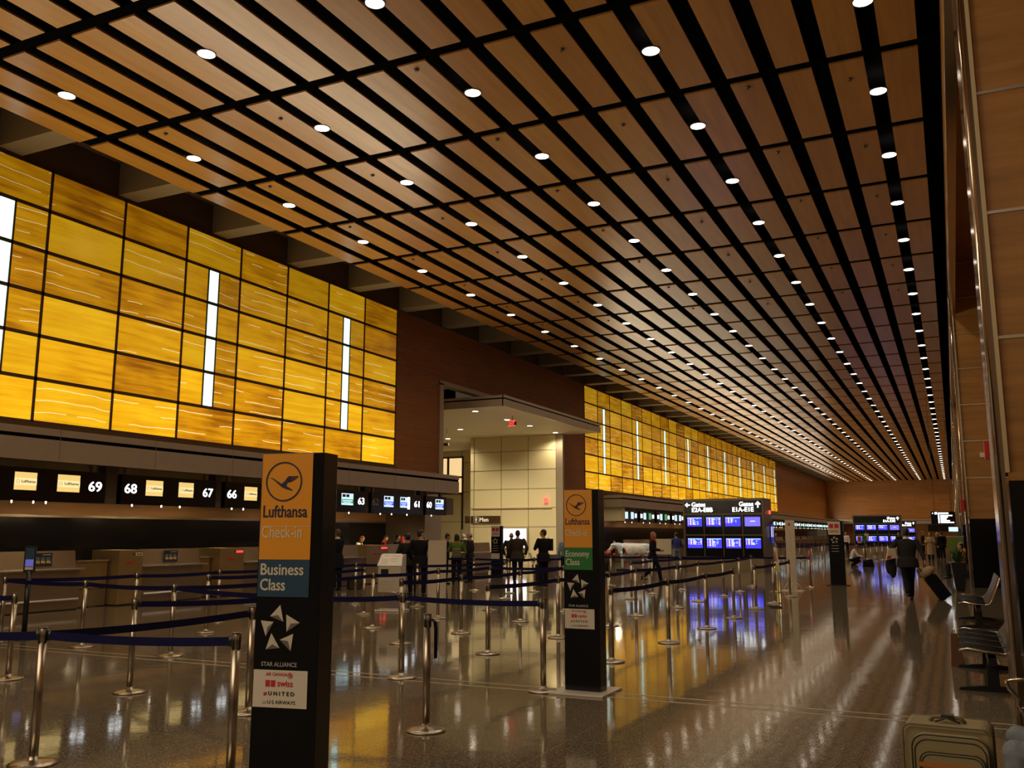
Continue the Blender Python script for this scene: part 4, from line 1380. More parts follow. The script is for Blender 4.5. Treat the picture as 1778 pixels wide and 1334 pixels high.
bd = info_board((-10.70, 39.75, 0), R(-1), 3.5, 1.6, 3.14, 4, 'large information board with eight blue screens and lit gate directions on both sides', ('Gates', 'E2A-E8B'), ('Gates', 'E1A-E1E'), 3)
info_board((-7.30, 79.0, 0), 0, 3.6, 1.4, 3.1, 4, 'farther information board with eight blue screens, beyond the queue posts', None, ('Gates', 'E1A-E1E'), 5)
info_board((-4.9, 95.0, 0), 0, 1.75, 1.2, 2.85, 2, 'narrow distant information board right of the farther eight-screen board', None, ('Gates', 'E1A-E1E'), 8)
t = thing('alarm_light', (-7.15, 40.6, 2.55), 0, 'small red alarm light on the side of the large board', 'alarm light')
MB().box(0.0, 0.06, -0.09, 0.09, -0.08, 0.08).build('lens', M['exit_red'], t, bevel=0.01)
t = thing('banner', (-7.13, 41.0, 0), 0, 'narrow upright blue banner on the side of the large board', 'banner')
MB().box(0.0, 0.05, -0.22, 0.22, 1.2, 2.15).build('panel', mat('banner_blue', (0.03, 0.05, 0.40), 0.5, emit=(0.05, 0.06, 0.55), strength=0.35), t)
MB().box(0.0, 0.051, -0.222, 0.222, 2.05, 2.15).build('head', M['cap'], t)
b = MB()
for k in range(9):
    b.box(0.05, 0.053, -0.05, 0.06, 1.5 + 0.05 * k, 1.53 + 0.05 * k)
    b.box(0.005, 0.045, -0.224, -0.22, 1.5 + 0.05 * k, 1.53 + 0.05 * k)
b.build('text_line', M['row_w'], t)

# black hanging sign beyond the third pilaster
t = thing('hanging_sign', (-1.15, 60.0, 0), 0, 'black direction sign with white lines, hanging by the right wall', 'sign')
MB().box(0, 1.30, 0, 0.2, 2.2, 2.93).build('panel', M['bblack'], t)
b = MB().box(0.07, 0.12, -0.004, 0, 2.80, 2.86)
b.box(0.2, 0.34, -0.004, 0, 2.77, 2.89).box(0.38, 0.95, -0.004, 0, 2.78, 2.87)
b.box(0.38, 0.45, -0.004, 0, 2.25, 2.76)
for k, w_ in enumerate((0.65, 0.4, 0.33, 0.5, 0.72)):
    b.box(0.5, 0.5 + w_, -0.004, 0, 2.66 - 0.10 * k, 2.72 - 0.10 * k)
b.build('lit_lines', M['white_text'], t)
b = MB()
for x in (0.2, 1.1):
    b.tube([(x, 0.1, 2.93), (x, 0.1, 10.05)], 0.012, 6)
b.build('hanger_rod', M['ring'], t)

# side hall: toilets sign, lit poster, exit sign, hanging camera, wall lamp
t = thing('toilet_sign', (-24.25, 45.02, 2.2), 0, 'black sign reading Men on the cream wall', 'sign')
MB().box(0.08, 1.9, 0, 0.05, 0, 0.40).build('panel', M['mullion'], t)
MB().box(-0.14, 0.02, -0.25, 0.05, 0, 0.40).build('side_panel', M['mullion'], t)
text('lettering', 'Men', 0.33, M['sign_text'], t, (0.62, -0.003, 0.09), *XZ, bold=0.03)
b = MB()
b.prism([(0.42 + 0.036 * math.cos(k * 0.524), 0.305 + 0.036 * math.sin(k * 0.524)) for k in range(12)], lambda u, w, d: (u, -d, w), 0.001, 0.005)
b.prism([(0.36, 0.255), (0.48, 0.255), (0.465, 0.16), (0.445, 0.16), (0.44, 0.06), (0.40, 0.06), (0.395, 0.16), (0.375, 0.16)], lambda u, w, d: (u, -d, w), 0.001, 0.005)
b.build('figure_icon', M['sign_text'], t)
b = MB().box(0.28, 0.56, -0.003, 0, 0.04, 0.05).box(0.28, 0.56, -0.003, 0, 0.35, 0.36).box(0.28, 0.29, -0.003, 0, 0.04, 0.36).box(0.55, 0.56, -0.003, 0, 0.04, 0.36)
b.build('icon_frame', M['sign_text'], t)
t = thing('lit_poster', (-22.3, 44.95, 0.85), 0, 'glowing white poster box on the cream wall', 'poster')
MB().box(0, 1.62, 0, 0.12, 0, 1.10).build('case', M['beige'], t)
p = MB().box(0.05, 1.57, -0.01, 0.0, 0.05, 1.05).build('lit_face', M['lightbox'], t)
MB().prism([(0.05, 0.08), (0.55, 0.30), (0.75, 0.22), (0.3, 0.08)], lambda u, w, d: (u, -0.01 - d, w), 0, 0.003).build('pink_mark', M['row_p'], p)
t = thing('exit_sign', (-17.9, 37.3, 6.50), 0, 'glowing red exit sign hanging from the cream soffit', 'exit sign')
MB().box(-0.20, 0.20, -0.03, 0.03, 0, 0.26).build('panel', M['bblack'], t)
text('lettering', 'EXIT', 0.20, M['exit_red'], t, (-0.17, -0.033, 0.06), *XZ, bold=0.02, squeeze=0.75)
MB().box(-0.2, 0.2, -0.034, -0.03, 0.0, 0.035).box(-0.2, 0.2, -0.034, -0.03, 0.225, 0.26).build('edge_light', M['exit_red'], t)
MB().tube([(0, 0, 0.26), (0, 0, 0.46)], 0.015, 6).build('stem', M['ring'], t)
t = thing('security_camera', (-23.1, 40.4, 6.1), 0, 'small dark security camera hanging from the cream soffit', 'camera')
MB().tube([(0, 0, 0.1), (0, 0, 0.86)], 0.012, 6).build('stem', M['ring'], t)
MB().box(-0.14, 0.1, -0.06, 0.06, -0.02, 0.12).build('housing', M['mullion'], t, bevel=0.01)
MB().tube([(-0.24, 0, 0.05), (-0.14, 0, 0.05)], 0.05, 10).build('lens_tube', M['cap'], t)
t = thing('wall_alarm', (-19.62, 45.06, 3.40), 0, 'small red strobe alarm on the cream wall beside the timber pier', 'alarm')
MB().box(-0.1, 0.1, -0.05, 0.05, -0.14, 0.14).build('box', M['exit_red'], t, bevel=0.01)
t = thing('wall_alarm', (0.31, 8.90, 2.36), 0, 'red fire alarm with strobe on the nearest pilaster', 'alarm')
MB().box(-0.02, 0.02, -0.03, 0.03, -0.075, 0.085).build('box', M['alarm'], t, bevel=0.006)
MB().box(-0.055, -0.02, -0.02, 0.02, -0.055, -0.015).build('strobe', M['card'], t)
t = thing('wall_alarm', (0.31, 31.9, 2.5), 0, 'distant red fire alarm with strobe on the second pilaster', 'alarm')
MB().box(-0.06, 0.06, -0.04, 0.04, -0.16, 0.2).build('box', M['alarm'], t, bevel=0.01)
MB().box(-0.12, -0.06, -0.03, 0.03, -0.3, -0.22).build('strobe', M['card'], t)

# ------------------------------------------------------------------ queue posts
post_me = dict(
    base=MB().lathe([(0.165, 0.0), (0.17, 0.004), (0.168, 0.014), (0.12, 0.024), (0.06, 0.033), (0.036, 0.04), (0.035, 0.06)], 28).mesh('base', M['steel']),
    pole=MB().tube([(0, 0, 0.05), (0, 0, 0.86)], 0.0315, 16).mesh('pole', M['steel']),
    head=MB().lathe([(0.033, 0.86), (0.034, 0.862), (0.034, 0.955), (0.030, 0.96)], 18).mesh('belt_head', M['steel']),
)
hb = MB()
for k in range(4):
    c_, s_ = math.cos(R(90 * k)), math.sin(R(90 * k))
    hb.loft([((0.030 * c_, 0.030 * s_, z), (-0.013 * s_, 0.013 * c_, 0), (0.006 * c_, 0.006 * s_, 0)) for z in (0.855, 0.962)], 8)
hb.lathe([(0.034, 0.956), (0.036, 0.958), (0.034, 0.966)], 18)
post_me['slots'] = hb.mesh('belt_slots', M['cap'])

POSTS = {
    'S1': (-6.12, 4.74), 'S2': (-4.57, 5.07), 'S3': (-9.88, 7.24), 'S4': (-7.92, 7.21), 'S5': (-11.68, 9.69), 'S6': (-9.72, 9.51),
    'S7': (-13.79, 9.91), 'S8': (-11.47, 11.97), 'S9': (-12.84, 13.69), 'S10': (-13.09, 11.92), 'S11': (-6.03, 6.89),
    'S13': (-5.87, 9.27), 'S14': (-4.14, 6.94), 'S15': (-9.37, 13.81), 'S16': (-11.11, 16.05), 'S17': (-12.91, 18.29), 'S18': (-7.68, 12.08),
    'S19': (-11.14, 18.19), 'S20': (-12.29, 19.45), 'S21': (-9.27, 15.93), 'S22': (-14.4, 24.6), 'S23': (-7.55, 13.75), 'S24': (-5.94, 11.59),
    'S25': (-9.22, 18.07), 'S26': (-12.76, 24.0), 'S27': (-7.51, 15.99), 'S28': (-10.93, 24.24), 'S29': (-5.82, 13.83), 'S30': (-4.03, 9.16),
    'S31': (-10.48, 21.37), 'S32': (-11.3, 23.3), 'S33': (-7.65, 18.49),
    'H2': (-7.05, 8.75), 'H3': (-9.38, 11.43), 'H4': (-11.21, 13.83), 'H5': (-13.01, 15.92),
    'T1': (-4.03, 13.92), 'T2': (-4.02, 16.27), 'T3': (-4.01, 18.46), 'T4': (-5.91, 18.11), 'T5': (-5.7, 20.44), 'T6': (-4.05, 20.89),
    'T7': (-5.75, 22.54), 'T8': (-5.61, 24.66), 'T9': (-5.63, 26.79), 'T10': (-5.82, 29.54), 'T11': (-3.98, 22.78), 'T12': (-3.99, 25.2),
    'T13': (-4.66, 27.0), 'T14': (-4.09, 29.69), 'T15': (-7.59, 24.74), 'T16': (-7.48, 22.59), 'T17': (-9.94, 28.0), 'T18': (-8.98, 28.37),
    'T19': (-7.36, 26.85), 'T20': (-4.12, 11.58), 'T21': (-5.73, 16.01), 'X1': (-7.6, 4.3), 'X2': (-11.7, 7.5),
}
LINKS = [('S1', 'X1'), ('S1', 'S2'), ('S1', 'S11'), ('S3', 'X2'), ('S7', 'S10'), ('S10', 'S9'), ('S9', 'H5'), ('H5', 'S17'), ('S7', 'S5'), ('S5', 'S6'), ('S6', 'H2'),
         ('S4', 'H2'), ('H2', 'S13'), ('S13', 'S30'), ('S6', 'H3'), ('H3', 'S15'), ('S15', 'S21'), ('S8', 'H4'), ('H4', 'S16'), ('S18', 'S23'), ('S23', 'S27'),
         ('S17', 'S20'), ('S22', 'S26'), ('S26', 'S28'), ('S21', 'S25'), ('S25', 'S33'), ('S24', 'S29'), ('S19', 'S31'), ('S31', 'S32'), ('S32', 'S28'), ('S27', 'S33'),
         ('T20', 'T1'), ('T1', 'T2'), ('T2', 'T3'), ('T21', 'T4'), ('T4', 'T5'), ('T5', 'T7'), ('T7', 'T8'), ('T8', 'T9'), ('T9', 'T10'), ('T6', 'T11'), ('T11', 'T12'), ('T16', 'T15'), ('T15', 'T19'),
         ('T10', 'T14'), ('T17', 'T18'), ('T18', 'T10'), ('S29', 'T21'), ('T19', 'T10'), ('S28', 'T17')]
DESC = {
    'S1': 'steel queue post with two navy belts, nearest to the camera on the far left', 'S2': 'steel queue post just left of the business class pylon, cut by the bottom edge',
    'S3': 'steel queue post at the left edge with a belt leaving the picture', 'S4': 'steel queue post before counter 68, its belt running behind the business class pylon',
    'S5': 'thin steel queue post right of the black notice post', 'S6': 'steel queue post in front of the desk of counter 67 where two belts part',
    'S7': 'thin steel queue post left of the black notice post', 'S8': 'thin steel queue post before the divider under counter 66, its foot in view',
    'S9': 'farther thin steel queue post in front of the red led divider under counter 66', 'S10': 'thin steel queue post standing before the first brass divider',
    'S11': 'steel queue post whose head touches the left side of the business class pylon', 'S13': 'steel queue post with belts to both sides, in front of the white kiosk hoop stand',
    'S14': 'lone steel queue post with a loose navy belt hanging down beside it', 'S15': 'steel queue post just left of the kiosk hoop stand', 'S16': 'thin steel queue post left of the kiosk, second nearest of three',
    'S17': 'thin steel queue post left of the kiosk, farthest of three', 'S18': 'steel queue post at the right edge of the kiosk stand', 'S19': 'thin steel queue post between kiosk and beige panel, its foot in view',
    'S20': 'thin steel queue post right behind the kiosk, before the two dark travellers', 'S21': 'steel queue post standing right in front of the beige panel', 'S22': 'thin steel queue post at the right edge of the beige panel',
    'S23': 'steel queue post right of the beige panel, in the middle of the floor', 'S24': 'steel queue post where a low belt starts, before the black and white pylon', 'S25': 'steel queue post behind the one before the black and white pylon',
    'S26': 'thin steel queue post before the lone steel desk', 'S27': 'steel queue post in front of the two men in dark coats', 'S28': 'thin steel queue post left of the standing man in black', 'S29': 'steel queue post left of the economy pylon, behind the nearest one there',
    'S30': 'steel queue post nearest the economy pylon, its foot by the base plate', 'S31': 'thin steel queue post before the glowing poster', 'S32': 'thin steel queue post between the two men in dark coats', 'S33': 'thin steel queue post at the left side of the economy pylon',
    'H2': 'steel queue post hidden behind the business class pylon', 'H3': 'steel queue post behind the business class pylon, second row', 'H4': 'steel queue post behind the business class pylon, third row', 'H5': 'steel queue post behind the business class pylon, last row',
    'T20': 'steel queue post half hidden by the right side of the economy pylon', 'T1': 'steel queue post right of the economy pylon, first of the slanting belt line', 'T2': 'steel queue post right of the economy pylon, second of the slanting belt line', 'T3': 'steel queue post ending the slanting belt line right of the economy pylon',
    'T21': 'thin steel queue post peeping from behind the economy pylon', 'T4': 'steel queue post in front of the painted cow', 'T5': 'steel queue post left of the large information board', 'T6': 'steel queue post beside the tilted poster stand',
    'T7': 'steel queue post before the left screens of the large board', 'T8': 'steel queue post before the middle of the large board', 'T9': 'farther steel queue post before the third screen column of the large board', 'T10': 'far steel queue post before the right screen column of the large board',
    'T11': 'steel queue post right of the poster stand', 'T12': 'steel queue post at the foot of the white sign post', 'T13': 'thin steel queue post left behind the white sign post', 'T14': 'lone thin steel queue post between the white post and the red and white pylon',
    'T15': 'thin steel queue post before the walking woman', 'T16': 'thin steel queue post below the painted cow', 'T17': 'far thin steel queue post below the head of the painted cow', 'T18': 'far thin steel queue post below the tail of the painted cow', 'T19': 'far steel queue post before the man in blue',
    'X1': 'steel queue post at the left picture edge, holding the nearest belt', 'X2': 'steel queue post beyond the left picture edge',
}


def post(key_or_xy, label, group='steel queue posts'):
    x, y = POSTS[key_or_xy] if isinstance(key_or_xy, str) else key_or_xy
    t = thing('queue_post', (x, y, 0), R(random.uniform(0, 20)) if not isinstance(key_or_xy, str) else 0, label, 'queue post', group)
    for part, nm in (('base', 'base'), ('pole', 'pole'), ('head', 'belt_head'), ('slots', 'belt_slot')):
        link(nm, post_me[part], t)
    return t


def belt(t, p, q, sag=0.02):
    d = Vector((q[0] - p[0], q[1] - p[1], 0))
    L = d.length
    d.normalize()
    n = Vector((-d.y, d.x, 0)) * 0.0015
    b = MB()
    secs = []
    K = 8
    for i in range(K + 1):
        f = i / K
        s = 0.04 + (L - 0.08) * f
        z = 0.905 - sag * 4 * f * (1 - f)
        c = d * s + Vector((0, 0, z))
        secs.append([c + n - Vector((0, 0, 0.03)), c + n + Vector((0, 0, 0.03)), c - n + Vector((0, 0, 0.03)), c - n - Vector((0, 0, 0.03))])
    v = [w for s in secs for w in s]
    f = []
    for i in range(K):
        for k in range(4):
            k2 = (k + 1) % 4
            f.append((4 * i + k, 4 * (i + 1) + k, 4 * (i + 1) + k2, 4 * i + k2))
    f += [(3, 2, 1, 0), (4 * K, 4 * K + 1, 4 * K + 2, 4 * K + 3)]
    b.add(v, f)
    c0 = d * 0.045
    ang = math.atan2(d.y, d.x)
    o = b.build('belt', M['belt'], t)
    for cc in (d * 0.05, d * (L - 0.05)):
        MB().loft([((cc.x, cc.y, z), d * 0.014, n * 3) for z in (0.87, 0.942)], 8).build('belt_clip', M['cap'], o)


roots = {}
for k in POSTS:
    roots[k] = post(k, DESC[k])
for a_, c_ in LINKS:
    belt(roots[a_], POSTS[a_], POSTS[c_])
# the loose belt end
b = MB()
b.tube([(0.04, 0.0, 0.92), (0.075, 0.0, 0.90), (0.085, 0, 0.84), (0.085, 0, 0.6)], [0.028, 0.03, 0.03, 0.03], 4, smooth=False, flat=0.12)
b.build('loose_belt', M['belt'], roots['S14'])

# the far queue maze: four lines of posts beyond the red and white pylon
FAR = []
for i, (yy, x0, x1, n) in enumerate(((52.0, -14.5, -7.0, 7), (58.0, -15.0, -7.2, 7), (64.0, -15.5, -5.2, 9), (71.0, -15.5, -5.2, 9))):
    for k in range(n):
        FAR.append((i, k, x0 + (x1 - x0) * k / (n - 1), yy))
prev = None
for i, k, x, y in FAR:
    t = post((x, y), 'far thin queue post, %s from the left in the %s line of the distant maze' % (ORD[k], ('nearest', 'second', 'third', 'farthest')[i]), 'posts of the distant queue maze')
    t.rotation_euler = (0, 0, 0)
    if prev and prev[0] == i:
        belt(t, (x, y), (prev[1], y), 0.0)
    prev = (i, x)
for k in range(8):
    y = 50.5 + 3.0 * k
    x = -4.6 + 0.12 * k
    t = post((x, y), 'thin steel queue post, %s from the camera in the line behind the crouching man' % ORD[k], 'posts behind the crouching man')
    t.rotation_euler = (0, 0, 0)
    if k:
        belt(t, (x, y), (x - 0.12, y - 3.0), 0.0)

# red topped and notice posts far off
t = thing('notice_post', (-5.1, 62.0, 0), 0, 'far slim post with two small red and green notices, right of the crouching man', 'sign')
MB().lathe([(0.18, 0), (0.18, 0.02), (0.03, 0.04)], 14).build('base', M['cap'], t)
MB().tube([(0, 0, 0.02), (0, 0, 1.3)], 0.03, 8).build('pole', M['cap'], t)
MB().box(-0.42, -0.18, -0.02, 0, 1.05, 1.5).build('red_notice', M['card'], t)
MB().box(-0.38, -0.22, -0.024, -0.02, 1.12, 1.42).build('red_face', M['red_ink'], t)
MB().box(-0.14, 0.12, -0.02, 0, 1.1, 1.5).build('green_notice', M['green_panel'], t)
MB().box(0.0, 0.26, 0.0, 0.02, 1.25, 1.65).build('beige_notice', M['beige'], t)
t = thing('red_marker', (-4.09, 29.85, 0), 0, 'small red marker post just behind the lone thin queue post', 'marker')
MB().tube([(0, 0, 0.02), (0, 0, 1.12)], 0.03, 8).build('pole', M['alarm'], t)
MB().lathe([(0.12, 0), (0.12, 0.02), (0.03, 0.03)], 12).build('base', M['cap'], t)

# ------------------------------------------------------------------ people
def person(label, loc, rz, h=1.72, lean=0.0, skin='skin', hair='hair_dark', top='cl_black', legs='cl_black', coat=None, long_hair=False, bald=False,
           arms=None, legpose=None, hip=0.93, head_tilt=0.0, head_turn=0.0, voxel=0.016, slim=1.0, scarf=None, sleeve=True, collar=None):
    """one figure facing +Y; arms: ((elbow),(wrist)) offsets from each shoulder, legpose: ((knee),(ankle)) offsets from each hip"""
    t = thing('person', loc, rz, label, 'person')
    s = h / 1.75
    u = Vector((0, math.sin(lean), math.cos(lean)))     # up the spine
    f = Vector((0, math.cos(lean), -math.sin(lean)))
    X = Vector((1, 0, 0))
    P0 = Vector((0, 0, hip))
    def sp(a, fw=0.0, x=0.0):
        return P0 + u * a + f * fw + X * x
    arms = arms or {}
    legpose = legpose or {}
    def armpts(sd):
        sh = sp(0.475, 0.0, sd * 0.185 * slim)
        e, w = arms.get(sd, ((0.06, -0.03, -0.28), (0.06, 0.05, -0.53)))
        E_ = sh + Vector((sd * e[0], e[1], e[2]))
        W_ = sh + Vector((sd * w[0], w[1], w[2]))
        return sh, E_, W_
    def legpts(sd):
        hp = P0 + Vector((sd * 0.095, 0, -0.03))
        k, a = legpose.get(sd, ((0.01, 0.02, -0.42), (0.01, -0.01, -0.815)))
        return hp, hp + Vector((sd * k[0], k[1], k[2])), hp + Vector((sd * a[0], a[1], a[2]))
    tor = [(-0.10, .13, .10), (0, .165, .115), (.12, .142, .10), (.28, .165, .115), (.40, .185, .108), (.48, .16, .085), (.52, .085, .065), (.545, .058, .056)]

    def torso(b, d, lo=-9, hi=9):
        b.loft([(sp(a * 1.0), X * (rx * slim + d), f * (ry + d)) for a, rx, ry in tor if lo <= a <= hi], 18)

    def limb(b, pts, rads):
        # densify for round joints
        P, Q = [], []
        for i in range(len(pts) - 1):
            for k in range(4):
                P.append(pts[i].lerp(pts[i + 1], k / 4))
                Q.append(rads[i] + (rads[i + 1] - rads[i]) * k / 4)
        P.append(pts[-1])
        Q.append(rads[-1])
        b.tube(P, Q, 12)
        for p_, r_ in zip(pts, rads):
            b.ball(p_, r_, 10)

    # head frame
    hu = (u * math.cos(head_tilt) + f * math.sin(head_tilt))
    hf = (f * math.cos(head_tilt) - u * math.sin(head_tilt))
    hx = (X * math.cos(head_turn) + hf * math.sin(head_turn))
    hf2 = (hf * math.cos(head_turn) - X * math.sin(head_turn))
    hc = sp(0.555) + hu * 0.125 + hf * 0.015
    HM = Matrix((hx, hf2, hu)).transposed()

    body = MB()
    torso(body, -0.012)
    body.tube([sp(0.50), sp(0.56), hc - hu * 0.05], [0.056, 0.054, 0.052], 12)
    body.ball(hc + hu * 0.012, (0.074, 0.094, 0.105), 16, mat=HM)
    body.ball(hc - hu * 0.058 + hf2 * 0.022, (0.056, 0.066, 0.062), 14, mat=HM)
    body.ball(hc - hu * 0.018 + hf2 * 0.098, (0.015, 0.020, 0.026), 8, mat=HM)
    body.ball(hc - hu * 0.063 + hf2 * 0.082, (0.026, 0.012, 0.014), 8, mat=HM)
    for sd in (-1, 1):
        body.ball(hc - hu * 0.012 + hx * sd * 0.077, (0.012, 0.022, 0.032), 8, mat=HM)
        sh, E_, W_ = armpts(sd)
        limb(body, [sh, E_, W_], [0.048, 0.038, 0.028])
        d = (W_ - E_).normalized()
        side = d.cross(X)
        if side.length < 0.2:
            side = d.cross(Vector((0, 0, 1)))
        side.normalize()
        nn = d.cross(side).normalized()
        HM2 = Matrix((side, nn, d)).transposed()
        body.ball(W_ + d * 0.055, (0.042, 0.018, 0.055), 10, mat=HM2)
        curl = nn * (-sd) if nn.dot(X) * sd < 0 else nn * sd
        for q, ln in zip((-0.032, -0.011, 0.011, 0.031), (0.065, 0.078, 0.083, 0.072)):
            r0 = W_ + d * 0.095 + side * q
            body.tube([r0, r0 + d * ln * 0.5 + side * q * 0.1, r0 + d * ln * 0.9 - curl * 0.022], [0.0105, 0.0100, 0.0090], 8)
        body.tube([W_ + d * 0.03 + side * 0.034, W_ + d * 0.07 + side * 0.062, W_ + d * 0.105 + side * 0.062], [0.013, 0.0115, 0.010], 8)
        hp, K_, A_ = legpts(sd)
        limb(body, [hp, K_, A_], [0.080, 0.052, 0.036])
    body.remesh('body', M[skin], 0.012, t, 2)

    tb = MB()
    torso(tb, 0.014, -0.05, 0.53)
    for sd in (-1, 1):
        sh, E_, W_ = armpts(sd)
        if sleeve:
            limb(tb, [sh - u * 0.01, E_, W_], [0.070, 0.057, 0.046])
        else:
            limb(tb, [sh - u * 0.01, sh.lerp(E_, 0.7)], [0.07, 0.062])
    if coat:
        c0 = P0 + u * 0.05
        tb.loft([(c0, X * (0.175 * slim + .02), f * 0.135), (P0 + Vector((0, -0.01, -coat * 0.5)), X * 0.205 * slim, Vector((0, 0.16, 0))), (P0 + Vector((0, -0.02, -coat)), X * 0.215 * slim, Vector((0, 0.17, 0)))], 18)
    tb.remesh('jacket', M[top], voxel, t, 3)

    lb = MB()
    lb.loft([(P0 + u * 0.10, X * (.142 * slim + .01), f * .112), (P0, X * (.165 * slim + .012), f * .128), (P0 - u * 0.10, X * .15, f * .12)], 16)
    for sd in (-1, 1):
        hp, K_, A_ = legpts(sd)
        limb(lb, [hp, K_, A_ + (K_ - A_).normalized() * 0.02], [0.098, 0.075, 0.062])
    lb.remesh('trousers', M[legs], voxel, t, 3)
    for sd in (-1, 1):
        hp, K_, A_ = legpts(sd)
        fw = Vector((sd * 0.12, 1, 0)).normalized()
        sb = MB()
        g = max(A_.z - 0.085, 0.0)
        sb.ball(Vector((A_.x, A_.y, A_.z - 0.045)) - fw * 0.015, (0.042, 0.058, 0.045), 10)
        sb.ball(Vector((A_.x, A_.y, A_.z - 0.055)) + fw * 0.09, (0.043, 0.100, 0.034), 10)
        sb.box(A_.x - 0.035, A_.x + 0.035, A_.y - 0.06, A_.y + 0.15, A_.z - 0.088, A_.z - 0.06)
        sb.remesh('shoe', M['shoe'], 0.012, t, 2)
    if not bald:
        hb_ = MB()
        hb_.ball(hc + hu * 0.035 - hf2 * 0.018, (0.084, 0.096, 0.094), 16, mat=HM)
        hb_.ball(hc - hu * 0.005 - hf2 * 0.045, (0.080, 0.066, 0.085), 14, mat=HM)
        if long_hair:
            hb_.ball(hc - hu * 0.075 - hf2 * 0.045, (0.092, 0.062, 0.100), 12, mat=HM)
            for sd in (-1, 1):
                hb_.ball(hc - hu * 0.05 + hx * sd * 0.072 - hf2 * 0.01, (0.024, 0.05, 0.095), 10, mat=HM)
        hb_.remesh('hair', M[hair], 0.012, t, 2)
    else:
        hb_ = MB()
        hb_.ball(hc - hu * 0.012 - hf2 * 0.028, (0.079, 0.080, 0.036), 14, mat=HM)
        hb_.remesh('hair', M[hair], 0.012, t, 2)
    for sd in (-1, 1):
        MB().ball(hc + hu * 0.012 + hf2 * 0.088 + hx * sd * 0.032, (0.011, 0.008, 0.007), 8, mat=HM).build('eye', M['hair_dark'], t)
    if scarf:
        sc = MB()
        sc.loft([(sp(0.50), X * 0.11, f * 0.095), (sp(0.535), X * 0.085, f * 0.082), (sp(0.575), X * 0.078, f * 0.078)], 14)
        sc.ball(sp(0.44, 0.10, 0.02), (0.05, 0.03, 0.11), 10)
        sc.remesh('scarf', M[scarf], 0.014, t, 2)
    if collar:
        sc = MB()
        sc.loft([(sp(0.52), X * 0.088, f * 0.078), (sp(0.56), X * 0.064, f * 0.062)], 14)
        sc.remesh('collar', M[collar], 0.012, t, 1)
    t.scale = (s, s, s)
    return t


REACH = {1: ((0.06, 0.10, -0.26), (-0.02, 0.33, -0.24)), -1: ((0.06, 0.10, -0.26), (-0.02, 0.33, -0.24))}
FOLD = {1: ((0.10, 0.05, -0.27), (-0.10, 0.24, -0.22)), -1: ((0.10, 0.05, -0.27), (-0.10, 0.24, -0.20))}
POCKET = {1: ((0.12, -0.08, -0.26), (0.05, 0.08, -0.46)), -1: ((0.12, -0.08, -0.26), (0.05, 0.08, -0.46))}
WALK = {1: ((0.01, 0.20, -0.38), (0.01, 0.26, -0.79)), -1: ((0.01, -0.02, -0.42), (0.01, -0.38, -0.74))}
WALKA = {1: ((0.06, -0.12, -0.26), (0.05, -0.14, -0.51)), -1: ((0.06, 0.02, -0.28), (0.03, 0.20, -0.45))}
SIT = {1: ((0.03, 0.43, 0.0), (0.03, 0.44, -0.40)), -1: ((0.03, 0.43, 0.0), (0.03, 0.44, -0.40))}
WIDE = {1: ((0.02, 0.03, -0.42), (0.04, 0.0, -0.815)), -1: ((0.02, 0.02, -0.42), (0.04, 0.02, -0.815))}

# staff behind the desks (they face the hall)
person('agent in a white shirt and dark tie leaning over the desk behind the kiosk', (-19.0, 26.9, 0), R(-75), 1.62, 0.25, hair='hair_ginger', top='cl_white', scarf='cl_char', arms=REACH, head_tilt=0.35, head_turn=R(-20), long_hair=False)
person('agent in black with a bright red scarf behind the desk, looking down', (-19.0, 28.45, 0), R(-80), 1.62, 0.2, hair='hair_brown', top='cl_black', scarf='cl_red', collar='cl_white', arms=REACH, head_tilt=0.4, head_turn=R(-30))
person('person in black behind the desk holding up a red and white booklet', (-19.0, 29.45, 0), R(-80), 1.62, 0.1, hair='hair_dark', top='cl_black', arms={1: ((0.05, 0.14, -0.18), (-0.05, 0.30, 0.02)), -1: REACH[-1]}, head_tilt=0.1)
o = thing('booklet', (-18.55, 29.2, 1.38), R(-70), 'red and white booklet held up behind the desk', 'booklet')
MB().box(-0.13, 0.13, -0.02, 0.02, -0.1, 0.16).build('cover', M['cl_red'], o)
MB().box(-0.03, 0.03, -0.025, 0.0, -0.1, 0.16).build('white_stripe', M['cl_white'], o)
person('traveller in dark clothes standing half hidden behind the business class pylon', (-16.45, 22.35, 0), R(80), 1.80, 0.03, hair='hair_brown', top='cl_black', collar='cl_white', coat=0.3, arms=REACH)
o = thing('duffel_bag', (-16.25, 22.95, 0), R(60), 'small dark bag on the floor by the traveller beside the business class pylon', 'bag')
MB().box(-0.2, 0.2, -0.12, 0.12, 0, 0.32).build('body', M['cl_brown'], o, bevel=0.04)
MB().tube([(-0.1, 0, 0.31), (-0.07, 0, 0.42), (0.07, 0, 0.42), (0.1, 0, 0.31)], 0.012, 8).build('handle', M['cap'], o)
person('traveller in a dark hooded jacket, left of the pair behind the kiosk', (-13.55, 21.6, 0), R(62), 1.68, 0.04, hair='hair_dark', top='cl_char', legs='cl_black', coat=0.12, arms=FOLD, slim=1.08)
person('taller traveller in black with cropped hair, right of the pair behind the kiosk', (-13.05, 21.45, 0), R(15), 1.78, 0.03, hair='hair_dark', top='cl_black', legs='cl_black', coat=0.2, arms=POCKET, head_turn=R(-50), slim=1.12)
o = thing('shoulder_bag', (-12.72, 21.42, 0.62), R(15), 'black shoulder bag with an orange tag at the side of the taller traveller', 'bag')
MB().box(-0.06, 0.06, -0.16, 0.16, 0, 0.34).build('body', M['cl_char'], o, bevel=0.03)
MB().box(0.06, 0.075, 0.02, 0.07, 0.22, 0.32).build('orange_tag', M['cl_orange'], o)
MB().tube([(0, -0.12, 0.33), (-0.05, -0.02, 0.85), (0, 0.12, 0.33)], 0.012, 6).build('strap', M['cap'], o)
